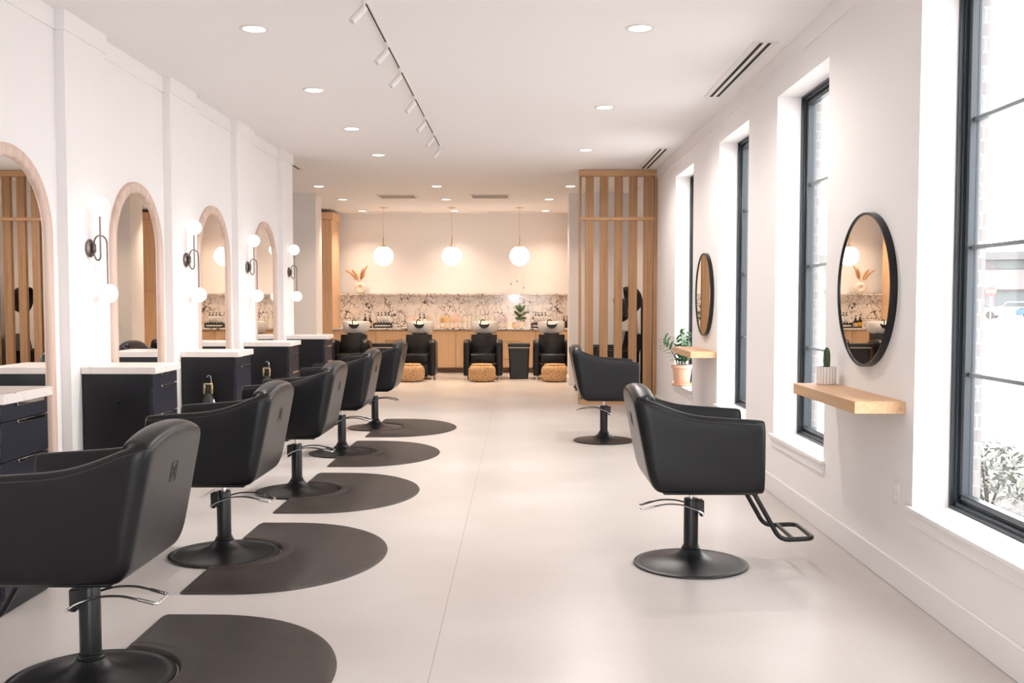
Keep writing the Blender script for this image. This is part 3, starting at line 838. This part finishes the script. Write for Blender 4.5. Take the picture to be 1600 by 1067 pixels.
def base_unit(label, x0, x1, kinds):
    t = thing('oak_base_cabinet', label, 'cabinet', (x0, 19.35, 0), 0, 'oak base cabinets along the back wall')
    W = x1-x0
    obj('body', box(B(), 0, W, .02, .74, .1, .838), M['oakc'], t)
    obj('toe_kick', box(B(), 0, W, .06, .10, 0, .1), M['toe'], t)
    n = len(kinds); w = W/n
    for i, k in enumerate(kinds):
        a, c = i*w+.003, (i+1)*w-.003
        if k[0] == 'd':
            d = obj('door', box(B(), a, c, 0, .02, .105, .83, .001, 1), M['oakc'], t)
            kx = a+.05 if k[1] == 'l' else c-.05
            q = B(); lathe(q, [(0, 0), (.006, 0), (.006, -.02), (.014, -.022), (.014, -.03), (0, -.032)], 14, 'Y', (kx, 0, .775)); box(q, kx-.03, kx+.03, -.03, -.024, .772, .778); obj('knob', q, M['brass'], d)
        else:
            for z0, z1 in ((.488, .83), (.105, .482)):
                d = obj('drawer', box(B(), a, c, 0, .02, z0, z1, .001, 1), M['oakc'], t)
                q = B(); m = (a+c)/2-.07; hz = z1-.19 if z0 > .3 else z1-.18; box(q, m-.14, m+.14, -.03, -.02, hz-.006, hz+.006, .002, 1)
                for s in (-.12, .12): box(q, m+s-.004, m+s+.004, -.022, 0, hz-.004, hz+.004)
                obj('handle', q, M['brass'], d)
    return t
base_unit('oak base cabinet at the left end, behind the first wash chair', WL, -2.789, ['dr'])
base_unit('oak base cabinet behind the second wash chair, drawers at its left', -2.786, -1.234, ['w', 'dr'])
base_unit('oak base cabinet behind the third wash chair, drawers at its right', -1.231, .321, ['dl', 'w'])
base_unit('oak base cabinet at the right end, behind the fourth wash chair', .324, WR, ['dl'])

# ------------------------------------------------------------------ shampoo chairs
def make_wash(label, x):
    t = thing('wash_chair', label, 'wash chair', (x, 17.6, 0), 0, 'black wash chairs with white basins')
    # arms
    for s in (-1, 1):
        b = B(); prof = []
        pts = [(0.0, .075), (0, .56), (.01, .63), (.04, .685), (.09, .712), (.16, .716), (.40, .69), (.62, .66), (.64, .60), (.64, .075)]
        secs = []
        for xx, i in ((.232, .018), (.24, .004), (.25, 0), (.325, 0), (.338, .004), (.346, .018)):
            cx, cz = .32, .39
            secs.append([Vector((s*xx, y+(i if y < cx else -i), z+(i if z < cz else -i))) for y, z in pts])
        sections(b, secs); obj('arm', b, M['leather'], t, True, 50)
    obj('seat', box(B(), -.236, .236, .05, .6, .29, .455, .03, 3), M['leather'], t)
    obj('front_panel', box(B(), -.238, .238, .06, .10, .085, .285, .012, 2), M['leather'], t)
    b = B(); secs = []
    for (z, y, th) in ((.42, .52, .10), (.45, .515, .12), (.60, .565, .12), (.755, .62, .11), (.785, .635, .08)):
        secs.append([Vector((-.236, y+.012, z)), Vector((-.22, y, z)), Vector((.22, y, z)), Vector((.236, y+.012, z)), Vector((.236, y+th, z)), Vector((-.236, y+th, z))])
    sections(b, secs); obj('backrest', b, M['leather'], t, True, 50)
    obj('pedestal', box(B(), -.14, .14, .72, 1.12, 0, .82, .03, 2), M['blackpl'], t)
    for sx in (-1, 1):
        for yy in (.03, .6):
            f = B(); lathe(f, [(0, 0), (.012, 0), (.018, .076), (0, .076)], 14, 'Z', (sx*.29, yy, 0)); obj('foot', f, M['chrome'], t)
    # basin: oval bowl with a neck notch at the front
    b = B(); n = 48; cy = .93
    def ring(rx, ry, z, notch=0, zo=0):
        R = []
        for k in range(n):
            a = 2*PI*k/n; x = rx*math.cos(a); y = ry*math.sin(a)
            zz = z
            if notch and math.sin(a) < 0:
                u = x/.105
                if abs(u) < 1: zz = z-notch*math.sqrt(1-u*u)*min(1, -math.sin(a)*2)
            R.append(Vector((x, cy+y, zz)))
        return R
    secs = [ring(.16, .18, .795), ring(.21, .23, .808), ring(.238, .262, .85), ring(.25, .278, .92, .01), ring(.253, .282, .985, .075), ring(.247, .277, 1.018, .09), ring(.234, .265, 1.022, .09),
            ring(.222, .255, 1.0, .075), ring(.205, .235, .93, .03), ring(.17, .19, .86), ring(.08, .09, .84), ring(.02, .02, .84)]
    sections(b, secs); obj('basin', b, M['ceramic'], t, True, 60)
    nr = B(); P = []
    for k in range(15):
        u = PI+PI*k/14; P.append((.094*math.cos(u), .985+.09*math.sin(u)))
    for k in range(1, 14):
        u = -PI*k/14; P.append((.094*math.cos(u), .985+.018*math.sin(u)))
    t2 = bmesh.new(); prism(t2, [(z, x) for x, z in P], cy-.30, cy-.245, 'Y')
    bmesh.ops.bevel(t2, geom=list(t2.edges), offset=.008, segments=2, affect='EDGES'); merge(nr, t2)
    obj('neck_rest', nr, M['blackpl'], t)
    fb = B(); tube(fb, smooth_path([(-.075, cy+.02, .90), (-.075, cy+.0, .99), (-.06, cy-.03, 1.04), (-.025, cy-.06, 1.05), (.005, cy-.08, 1.035)], 5), .010, 10)
    obj('spray_hose', fb, M['blackpl'], t)
    return t
w0 = make_wash('black wash chair with white basin at the far left, in front of the pampas vase', -3.03)
dup(w0, 'black wash chair with white basin second from the left, behind the last styling chair', (-1.835, 17.6, 0))
dup(w0, 'black wash chair with white basin third from the left, jute pouf squarely before it', (-.64, 17.6, 0))
dup(w0, 'black wash chair with white basin at the right, beside the right pier', (.60, 17.6, 0))

def make_pouf(label, x, y):
    t = thing('jute_pouf', label, 'pouf', (x, y, 0), 0, 'round jute poufs')
    pr = [(0, 0)]; R = .235; H = .31; n = 13
    for k in range(n*4+1):
        u = k/(n*4); z = .012+u*(H-.03); e = abs(2*u-1)
        r = R*(1-(.30 if u > .5 else .16)*e**3.5)+.006*abs(math.sin(PI*n*u)); pr.append((r, z))
    for r in (.17, .14, .11, .08, .05, .02):
        pr.append((r+.012, H-.012+.008*(1-r/.2))); pr.append((r, H-.004+.010*(1-r/.2)))
    pr.append((0, H+.004))
    b = B(); lathe(b, pr, 44); obj('body', b, M['jute'], t)
    s = B(); tube(s, [(R*.82, 0, .01), (R+.008, 0, .06), (R+.010, 0, .16), (R*.97, 0, .24), (R*.74, 0, .303), (.02, 0, .318)], .005, 6)
    bmesh.ops.transform(s, matrix=Matrix.Rotation(-PI/2+.2, 4, 'Z'), verts=s.verts); obj('seam', s, M['jute'], t)
    return t
q0 = make_pouf('woven jute pouf before the second wash chair, half hidden by a styling chair', -1.885, 17.33)
dup(q0, 'woven jute pouf before the third wash chair, left of the black bin', (-.645, 17.33, 0))
dup(q0, 'woven jute pouf before the fourth wash chair, beside the right pier', (.625, 17.33, 0))

def make_bin(label, x):
    t = thing('black_bin', label, 'trash bin', (x, 17.95, 0), 0, 'tall black bins between the wash chairs')
    secs = []
    for hx, hy, z in ((.155, .11, 0), (.165, .12, .01), (.188, .14, .555), (.188, .14, .56)):
        secs.append([Vector(p) for p in ((-hx+.02, -hy, z), (hx-.02, -hy, z), (hx, -hy+.02, z), (hx, hy-.02, z), (hx-.02, hy, z), (-hx+.02, hy, z), (-hx, hy-.02, z), (-hx, -hy+.02, z))])
    b = B(); sections(b, secs); obj('body', b, M['blackpl'], t)
    b = B(); box(b, -.2, .2, -.152, .152, .575, .64, .012, 2); obj('lid', b, M['blackpl'], t)
    b = B(); box(b, -.192, .192, -.144, .144, .555, .578, .004, 1); obj('rim', b, M['grey'], t)
    return t
k0 = make_bin('tall black bin with lid between the third and fourth wash chair', .0)
dup(k0, 'black bin between the first and second wash chair, mostly hidden', (-2.43, 17.95, 0))

# ------------------------------------------------------------------ bottles on the worktop
CT = .872
def pump_bottle(label, x, y, z, h, r, body, lab, grp, pump='blackpl'):
    t = thing('pump_bottle', label, 'bottle', (x, y, z), 0, grp)
    b = B(); hb = h*.64
    lathe(b, [(0, 0), (r*.92, 0), (r, .006), (r, hb*.8), (r*.85, hb*.9), (r*.4, hb), (r*.36, hb*1.06), (0, hb*1.06)], 20); obj('body', b, M[body], t)
    b = B(); lathe(b, [(r*1.01, hb*.16), (r*1.02, hb*.17), (r*1.02, hb*.62), (r*1.01, hb*.63)], 20); obj('label', b, M[lab], t)
    b = B(); lathe(b, [(0, hb*1.05), (r*.45, hb*1.05), (r*.42, hb*1.22), (r*.15, hb*1.25), (r*.13, h*.96), (0, h*.96)], 14)
    box(b, -r*.75, r*.3, -r*.2, r*.2, h*.94, h, .002, 1); obj('pump', b, M[pump], t)
    return t
def tall_bottle(label, x, y, h, r, body, lab, cap, grp):
    t = thing('shampoo_bottle', label, 'bottle', (x, y, CT), 0, grp)
    b = B(); lathe(b, [(0, 0), (r*.93, 0), (r, .006), (r, h*.74), (r*.93, h*.79), (r*.8, h*.81), (0, h*.81)], 20); obj('body', b, M[body], t)
    b = B(); lathe(b, [(0, h*.80), (r*.84, h*.80), (r*.8, h*.93), (r*.66, h*.985), (0, h)], 20); obj('cap', b, M[cap], t)
    b = B(); lathe(b, [(r*1.012, h*.08), (r*1.02, h*.085), (r*1.02, h*.40), (r*1.012, h*.405)], 20); obj('label', b, M[lab], t)
    return t
XP = lambda px, Y: (px-811)/1556*Y
G1 = 'brown pump bottles by the first basin'
pump_bottle('brown glass pump bottle with yellow label just right of the first basin', XP(570.5, 19.65), 19.65, CT, .27, .042, 'brownglass', 'yellow', G1)
pump_bottle('brown glass pump bottle with large tan label beside the yellow-labelled one', XP(578, 19.6), 19.6, CT, .245, .043, 'brownglass', 'tanlabel', G1)
def rack(label, xa, xb, cnt, small, tag_, y=19.62):
    W = xb-xa; t = thing('display_rack', label, 'rack', ((xa+xb)/2, y, CT), 0, 'black two-tier display racks')
    obj('base', box(B(), -W/2, W/2, -.07, .09, 0, .012, .002, 1), M['blackpl'], t)
    obj('upper_tier', box(B(), -W/2, W/2, .01, .09, .012, .085, .003, 1), M['blackpl'], t)
    obj('front_rail', box(B(), -W/2, W/2, -.07, -.06, .07, .082, .002, 1), M['blackpl'], t)
    for s in (-1, 1): obj('side_panel', box(B(), s*W/2-(.006 if s > 0 else 0), s*W/2+(0 if s > 0 else .006), -.07, .01, .012, .11, .002, 1), M['blackpl'], t)
    ords = ['first', 'second', 'third', 'fourth', 'fifth', 'sixth', 'seventh']
    for k in range(cnt):
        x = xa+.09+(W-.16)*(k/(cnt-1))
        pump_bottle('%s white pump bottle from the left on the upper tier of the %s' % (ords[k], tag_), x, y+.05, CT+.085, .22, .034, 'ceramic', 'label', 'white pump bottles on the display racks')
    for k in range(small):
        x = xa+.045+(W-.09)*(k/(small-1))
        j = thing('small_jar', '%s small black jar with white label from the left, lower tier of the %s' % (ords[k], tag_), 'jar', (x, y-.028, CT+.012), 0, 'small jars on the display racks')
        b = B(); lathe(b, [(0, 0), (.024, 0), (.025, .004), (.025, .062), (.02, .07), (0, .07)], 16); obj('body', b, M['blackpl'], j)
        b = B(); lathe(b, [(.0256, .012), (.0262, .013), (.0262, .045), (.0256, .046)], 16); obj('label', b, M['label'], j)
        b = B(); cyl(b, .014, .068, .095, n=12); obj('cap', b, M['blackpl'], j)
rack('black two-tier rack of white pump bottles and jars, left of the second basin', XP(583.5, 19.62), XP(612.5, 19.62), 4, 6, 'left rack')
rack('black two-tier rack of white pump bottles behind the fourth basin', XP(829.5, 19.62), XP(858, 19.62), 4, 6, 'right rack')
GR = 'shampoo bottles lined up on the worktop'
tall_bottle('blush bottle standing behind the left rim of the second basin', XP(643, 19.6), 19.6, .24, .038, 'blushp', 'blushp', 'blushp', GR)
tall_bottle('greyish tan bottle right behind the second basin notch', XP(649.5, 19.6), 19.6, .22, .036, 'sand', 'label', 'blushp', GR)
for px, w in ((656.2, 'left'), (663.2, 'right')):
    pump_bottle('cream pump bottle with black collar behind the second basin, %s one of the pair' % w, XP(px, 19.6), 19.6, CT, .27, .038, 'cream', 'cream', 'cream pump bottles')
row = [('sand', 'cream', 'pale sand bottle behind the right rim of the second basin'), ('ivory', 'ivory', 'first all-white bottle right of the second basin'), ('ivory', 'cream', 'second ivory bottle right of the second basin'),
       ('amber', 'label', 'amber bottle with white label, darkest of the row'), ('butter', 'label', 'golden yellow bottle just right of the amber one'), ('peach', 'label', 'peach bottle with pink label right of the golden one'),
       ('peach', 'cream', 'second peach bottle, above the seam of two oak doors'), ('blushp', 'label', 'blush bottle next right of the peach pair'), ('ivory', 'label', 'ivory bottle with white label in mid row'),
       ('cream', 'label', 'cream bottle just left of the third basin'), ('mint', 'label', 'pale green bottle behind the left rim of the third basin'), ('mint', 'cream', 'pale green bottle left of the third basin hose'),
       ('ivory', 'label', 'white bottle directly behind the third basin hose'), ('mint', 'label', 'pale green bottle right of the third basin hose'), ('ivory', 'cream', 'cream bottle behind the third basin, right of its notch'),
       ('lilac', 'label', 'lilac bottle behind the right rim of the third basin'), ('lilac', 'label', 'lilac bottle just right of the third basin'), ('lilac', 'cream', 'last lilac bottle of the row, right end')]
for k, (bd, lb, l) in enumerate(row):
    px = 670+k*(790-670)/(len(row)-1)
    tall_bottle(l, XP(px, 19.6), 19.6, .235, .0375, bd, lb, bd if bd not in ('amber',) else 'sand', GR)
for k, px in enumerate((881.5, 887)):
    pump_bottle('%s black bottle at the right end of the worktop, by the pier' % ('left' if k == 0 else 'right'), XP(px, 19.6), 19.6+k*.09, CT, .23, .035, 'blackpl', 'blackpl', 'black bottles by the pier')
# small candle, plant
t = thing('candle_jar', 'small amber candle jar left of the potted rubber plant', 'candle', (XP(802, 19.55), 19.55, CT))
b = B(); lathe(b, [(0, 0), (.027, 0), (.028, .004), (.028, .085), (.025, .085), (.025, .06), (0, .06)], 18); obj('glass', b, M['butter'], t)
b = B(); cyl(b, .027, .085, .10, n=18); obj('lid', b, M['gold'], t)
t = thing('rubber_plant', 'broad-leaved green plant in a cream pot on the worktop between the basins', 'plant', (XP(813, 19.6), 19.6, CT))
b = B(); lathe(b, [(0, 0), (.062, 0), (.072, .01), (.084, .115), (.082, .12), (.076, .12), (.074, .1), (0, .1)], 28); obj('pot', b, M['cream'], t)
b = B(); cyl(b, .074, .095, .105); obj('soil', b, M['soil'], t)
b = B(); tube(b, smooth_path([(0, 0, .1), (.005, 0, .22), (-.005, 0, .36)], 5), .007, 8); obj('stem', b, M['leafd'], t)
LF = B()
for (a, z, el, L) in ((2.7, .16, .35, .14), (.35, .17, .25, .15), (3.3, .22, .75, .17), (.1, .23, .6, .18), (4.4, .2, .5, .12), (2.9, .30, 1.0, .18), (.25, .31, .95, .17), (1.4, .3, .8, .13), (2.2, .35, 1.25, .12)):
    d = Vector((math.cos(a)*math.cos(el), math.sin(a)*math.cos(el), math.sin(el))); leaf(LF, Vector((0, 0, z)), d, Vector((-.1, -1, .35)), L, .032, .15)
obj('foliage', LF, M['leafd'], t)
# ledge: vase with pampas, taper candles
LT = 1.548
t = thing('ring_vase', 'round bisque vase with a hole, holding pampas plumes on the ledge', 'vase', (XP(563, 20.2), 20.2, LT))
b = B(); n1, n2 = 40, 20; R1, R2 = .068, .048
secs = []
for i in range(n1):
    a = 2*PI*i/n1; secs.append([Vector(((R1+R2*math.cos(c))*math.cos(a), R2*.9*math.sin(c), .116+(R1+R2*math.cos(c))*math.sin(a))) for c in [2*PI*k/n2 for k in range(n2)]])
sections(b, secs, loop=True, cap=False)
lathe(b, [(0, .215), (.026, .215), (.024, .24), (.028, .262), (.022, .262), (.02, .235), (0, .23)], 20)
obj('body', b, M['vase'], t)
for lean_, L, seed, nm in ((-.95, .33, 1, 0), (-.68, .24, 2, 0), (.46, .31, 3, 0), (.26, .22, 4, 0)):
    rr = random.Random(seed); b = B()
    top = Vector((math.sin(lean_)*L, 0, .25+math.cos(lean_)*L)); path = smooth_path([(0, 0, .15), (math.sin(lean_)*L*.4, 0, .25+math.cos(lean_)*L*.45), top], 8)
    tube(b, path, .003, 6)
    for k in range(620):
        u = rr.uniform(.32, .97); p = path[int(u*(len(path)-1))]
        d = (path[-1]-path[0]).normalized(); side = Vector((rr.uniform(-1, 1), rr.uniform(-1, 1), rr.uniform(-1, 1))).normalized()
        w = .8*(1-u*.75); q = d+side*w; ln = rr.uniform(.08, .16)*(1-.5*u)
        s = q.cross(side).normalized()*.0026
        e = p+q.normalized()*ln
        v = [bm_ for bm_ in (b.verts.new(p-s), b.verts.new(p+s), b.verts.new(e))]
        b.faces.new(v); m_ = side.cross(s).normalized()*.0018; b.faces.new((b.verts.new(p-m_), b.verts.new(p+m_), b.verts.new(e)))
    obj('plume', b, M['pampas'], t)
for px, zb, zt, w in ((798.4, .19, .45, 'left'), (808, .245, .50, 'middle'), (818.4, .115, .40, 'right')):
    t = thing('taper_candle', 'slim white taper candle on a thin metal stick, %s one of three on the ledge' % w, 'candle', (XP(px, 20.18), 20.18, LT), 0, 'taper candles on the ledge')
    b = B(); cyl(b, .035, 0, .006, n=20); cyl(b, .004, .005, zb, n=8); obj('stick', b, M['white'], t)
    b = B(); lathe(b, [(0, zb-.012), (.01, zb-.012), (.016, zb+.004), (.010, zb+.012), (0, zb+.012)], 12); obj('cup', b, M['bronze'], t)
    b = B(); lathe(b, [(0, zb+.01), (.0105, zb+.01), (.007, zt), (0, zt+.006)], 12); obj('wax', b, M['ivory'], t)
t = thing('ledge_puck_light', 'small round light glowing under the ledge below the taper candles', 'light', (XP(805, 20.08), 20.082, 1.512))
b = B(); cyl(b, .02, -.008, 0, n=20); obj('housing', b, M['white'], t)
b = B(); cyl(b, .016, -.010, -.007, n=20); obj('lens', b, M['lamp'], t)
ld = bpy.data.lights.new('puck_lamp', 'POINT'); ld.energy = .5; ld.color = (.95, .95, 1); ld.shadow_soft_size = .015
lo = bpy.data.objects.new('puck_lamp', ld); COL.objects.link(lo); lo.parent = t; lo.location = (0, -.015, -.03)

# ------------------------------------------------------------------ slatted oak screen
t = thing('slatted_screen', 'floor-to-ceiling oak slat screen beside the windows', 'screen', (.812, 13.5, 0))
SWd = WX-.812-.002
obj('top_rail', box(B(), 0, SWd, 0, .12, 3.085, 3.165, .002, 1), M['oakx'], t)
obj('middle_rail', box(B(), .026, SWd-.045, -.004, .10, 2.492, 2.535, .002, 1), M['oakx'], t)
obj('bottom_rail', box(B(), 0, SWd, 0, .12, 0, .05, .002, 1), M['oakx'], t)
obj('end_post', box(B(), 0, .03, 0, .12, .05, 3.085, .002, 1), M['oak'], t)
obj('end_post', box(B(), SWd-.05, SWd, .0, .12, .05, 3.085, .002, 1), M['oak'], t)
for k in range(5):
    x = .084+k*.1965; s = B()
    box(s, x, x+.11, .01, .075, .05, 2.492, .002, 1); box(s, x, x+.11, .01, .075, 2.535, 3.085, .002, 1)
    obj('slat', s, M['oak'], t)

# hooded dryer chairs behind the screen, facing the aisle
def make_hood(label, y, hz, xr):
    t = thing('hooded_dryer_chair', label, 'dryer chair', (1.45, y, 0), 0, 'hooded dryer chairs behind the screen')
    for s in (-1, 1):
        a = B(); box(a, -.30, .26, min(s*.24, s*.31), max(s*.24, s*.31), .06, .70, .02, 2)
        obj('arm', a, M['leather'], t)
    obj('seat', box(B(), -.32, .2, -.236, .236, .28, .46, .03, 3), M['leather'], t)
    b = B(); secs = [[Vector((x0, y0, z)) for x0, y0 in ((x-.06, -.236), (x-.06, .236), (x+.06, .236), (x+.06, -.236))] for z, x in ((.40, .17), (.6, .20), (.9, .26), (.93, .265))]
    sections(b, secs); obj('backrest', b, M['leather'], t)
    f = B(); secs = [[Vector((x, y0, z)) for x, z, y0 in ((xx, zz, -.2), (xx+.05, zz+.01, -.2), (xx+.05, zz+.01, .2), (xx, zz, .2))] for xx, zz in ((-.33, .38), (-.50, .14), (-.52, .10))]
    sections(f, secs); obj('leg_rest', f, M['leather'], t)
    for sx in (-.56, .2):
        for sy in (-.2, .2): obj('leg', tube(B(), [(sx+.14 if sx < 0 else sx, sy, .3), (sx, sy, 0)], .018, 8), M['blackmetal'], t)
    p = B(); tube(p, rounded([(.33, 0, .0), (.33, 0, hz+.05), (.33+xr-.02, 0, hz+.06)] if False else [(.33, 0, 0), (.33, 0, hz)], .05), .018, 10); cyl(p, .09, 0, .02, (.32, 0, 0), 20); obj('pole', p, M['blackpl'], t)
    h = B()
    prof = [(0, .13), (.07, .125), (.13, .095), (.175, .04), (.195, -.02), (.2, -.1), (.19, -.1), (.18, -.02), (.16, .035), (.12, .08), (0, .115)]
    lathe(h, prof, 32)
    q = Matrix.Translation((xr+.02, 0, hz))@Matrix.Rotation(math.radians(78), 4, 'Y')
    bmesh.ops.transform(h, matrix=q, verts=h.verts); obj('hood', h, M['blackpl'], t)
    return t
make_hood('black hooded dryer chair behind the right slats, hood at eye level', 14.45, 1.43, .18)
make_hood('black hooded dryer chair deeper behind the slats, its hood lower', 15.75, 1.27, .16)

# ------------------------------------------------------------------ outdoors
struct('ground', box(B(), -40, 140, -60, 220, -.35, -.125), mat('outside_paving', (.6, .59, .585, 1), .9, var=.06, vscale=.5))
b = B(); box(b, 2.23, 4.2, 3.0, 9.5, -.12, -.06); o = obj('gravel_bed', b, mat('gravel', (.12, .115, .11, 1), .95, bump=1, bscale=30, var=.5, vscale=40)); tag(o, 'strip of grey gravel outside below the near window', 'gravel', None, 'stuff')
t = thing('garden_shrub', 'pale leafy shrub outside the near window, just above the sill', 'shrub', (3.2, 6.75, -.059))
rr = random.Random(5); b = B()
for k in range(700):
    a = rr.uniform(0, 2*PI); e = rr.uniform(-.1, 1.4); R = .34*rr.uniform(.5, 1)
    p = Vector((R*math.cos(a)*math.cos(e), R*math.sin(a)*math.cos(e), .14+R*1.15*math.sin(e)))
    leaf(b, p, Vector((rr.uniform(-1, 1), rr.uniform(-1, 1), rr.uniform(-.2, 1))), Vector((rr.uniform(-1, 1), rr.uniform(-1, 1), 1)), .055, .012)
obj('foliage', b, mat('pale_leaf', (.17, .18, .15, 1), .6, var=.2, vscale=8), t)
b = B()
for k in range(5): tube(b, [(0, 0, .008), (.12*math.cos(k*1.3), .12*math.sin(k*1.3), .38)], .008, 6)
obj('stem', b, M['soil'], t)
# road stripes, lawn
o = obj('lawn', box(B(), 14, 30, 20, 62, -.12, -.08), mat('pale_grass', (.2, .205, .18, 1), .95, var=.1, vscale=1)); tag(o, 'pale grass verge across the road outside the near window', 'grass', None, 'stuff')
t = thing('road_markings', 'white painted stripes on the pavement outside the near window', 'road marking', (0, 0, -.12))
for k, yy in enumerate((9.5, 11.5, 14)): obj('stripe', box(B(), 4.4, 9, yy, yy+.18, 0, .004), M['white'], t)
# stop sign
t = thing('stop_sign', 'red octagonal stop sign on a post across the street', 'street sign', (33.0, 70, -.12), math.radians(-25))
obj('post', tube(B(), [(0, .03, 0), (0, .03, 2.5)], .04, 10), M['grey'], t)
oc = [(.37*math.cos(PI/8+k*PI/4), 2.12+.37*math.sin(PI/8+k*PI/4)) for k in range(8)]
pl = B()
lo = [pl.verts.new((x, -.02, z)) for x, z in oc]; hi = [pl.verts.new((x, .0, z)) for x, z in oc]
pl.faces.new(lo); pl.faces.new(list(reversed(hi)))
for k in range(8): pl.faces.new((lo[k], lo[(k+1) % 8], hi[(k+1) % 8], hi[k]))
pn = obj('sign_panel', pl, mat('sign_red', (.75, .08, .07, 1), .5), t)
cu = bpy.data.curves.new('lettering', 'FONT'); cu.body = 'STOP'; cu.size = .27; cu.align_x = 'CENTER'; cu.align_y = 'CENTER'; cu.extrude = .003
tmp = bpy.data.objects.new('lettering_curve', cu); COL.objects.link(tmp)
bpy.context.view_layer.update()
me = bpy.data.meshes.new_from_object(tmp.evaluated_get(bpy.context.evaluated_depsgraph_get())); bpy.data.objects.remove(tmp); bpy.data.curves.remove(cu)
me.materials.clear(); me.materials.append(M['white'])
lt = bpy.data.objects.new('lettering', me); COL.objects.link(lt); lt.parent = pn; lt.location = (0, -.026, 2.12); lt.rotation_euler = (PI/2, 0, 0)
# building across the street
t = thing('office_building', 'pale two-storey building across the street outside the near window', 'building', (44, 104, -.12), math.radians(-25))
PW = mat('pale_stucco', (.16, .15, .148, 1), .9); GW = mat('grey_cladding', (.10, .098, .098, 1), .8); DW = mat('tinted_window', (.07, .085, .085, 1), .3)
obj('upper_wall', box(B(), -12, 30, 0, 10, 2.6, 4.6), PW, t); obj('lower_wall', box(B(), -12, 30, .6, 10, 0, 2.6), PW, t); obj('roof_band', box(B(), -13, 31, -.6, 10.5, 5.6, 6.4), GW, t); obj('top_wall', box(B(), -12, 30, .4, 10, 4.6, 5.6), PW, t)
for k in range(10):
    obj('window', box(B(), -11+k*4, -8.6+k*4, .3, .5, 4.65, 5.55), DW, t)
    obj('shop_window', box(B(), -11+k*4, -8.0+k*4, .5, .7, .5, 2.3), DW, t)
def car(label, x, y, rz, col, nm):
    t = thing('parked_car', label, 'car', (x, y, -.12), rz, 'cars parked across the street')
    CM = mat(nm, col, .3, coat=.5)
    bp = [(-2.2, .3), (-2.25, .7), (-2.0, .85), (-1.0, .95), (-.5, 1.4), (.9, 1.42), (1.6, .95), (2.15, .88), (2.2, .3)]
    b = B(); secs = [[Vector((px, yy, pz if pz < .96 else (pz if abs(yy) < .8 else pz)) ) for px, pz in bp] for yy in (-.88, .88)]
    sections(b, secs); bmesh.ops.bevel(b, geom=list(b.edges), offset=.06, segments=2, affect='EDGES'); obj('body', b, CM, t)
    g = B(); secs = [[Vector((px, yy, pz)) for px, pz in ((-.88, .98), (-.48, 1.33), (.85, 1.33), (1.38, .98))] for yy in (-.895, .895)]; sections(g, secs); obj('windows', g, DW, t)
    for sx in (-1.35, 1.35):
        for sy in (-.8, .8):
            w = B(); lathe(w, [(0, -.1), (.3, -.1), (.33, -.06), (.33, .06), (.3, .1), (0, .1)], 20, 'Y', (sx, sy, .33)); obj('wheel', w, M['rubber'], t)
car('white car parked across the street left of the blue one', 41.5, 84, math.radians(-25), (.3, .3, .3, 1), 'car_white')
car('grey car parked across the street behind the stop sign', 36.2, 80, math.radians(-25), (.14, .14, .145, 1), 'car_grey')
car('blue car parked across the street at the right edge', 42.2, 80, math.radians(-25), (.05, .11, .16, 1), 'car_blue')

# ------------------------------------------------------------------ world, portals, camera
w = bpy.data.worlds.new('overcast'); SC.world = w; w.use_nodes = True
bg = w.node_tree.nodes['Background']; bg.inputs['Color'].default_value = (1, .985, .995, 1); bg.inputs['Strength'].default_value = 3.7
for a, c in WINS:
    ld = bpy.data.lights.new('window_portal', 'AREA'); ld.shape = 'RECTANGLE'; ld.size = c-a; ld.size_y = WZ1-WZ0
    ld.cycles.is_portal = True
    lo = bpy.data.objects.new('window_portal', ld); COL.objects.link(lo); lo.location = (2.26, (a+c)/2, (WZ0+WZ1)/2)
    lo.rotation_euler = (PI/2, 0, PI/2)  # emits towards -x
    lo.rotation_euler = Vector((1, 0, 0)).to_track_quat('Z', 'Y').to_euler()

ld = bpy.data.lights.new('window_portal', 'AREA'); ld.shape = 'RECTANGLE'; ld.size = GX1-GX0; ld.size_y = GZ1; ld.cycles.is_portal = True  # portal for the added front glazing
lo = bpy.data.objects.new('window_portal', ld); COL.objects.link(lo); lo.location = ((GX0+GX1)/2, -2.14, GZ1/2)
lo.rotation_euler = Vector((0, -1, 0)).to_track_quat('Z', 'Y').to_euler()
cam = bpy.data.cameras.new('camera'); co = bpy.data.objects.new('camera', cam); COL.objects.link(co)
cam.sensor_fit = 'HORIZONTAL'; cam.sensor_width = 36; F = 1556.; cam.lens = F/1600*36
pitch = math.radians(2.86975); yaw = math.radians(.40453)
co.location = (0, 0, 1.42); co.rotation_euler = (PI/2-pitch, 0, yaw)
cam.shift_y = (546.5-533.5)/1600
cam.clip_end = 500; cam.clip_start = .05
SC.camera = co
vs = SC.view_settings
vs.view_transform = 'Standard'; vs.look = 'None'; vs.gamma = 1; vs.use_curve_mapping = False; vs.exposure = 1.22
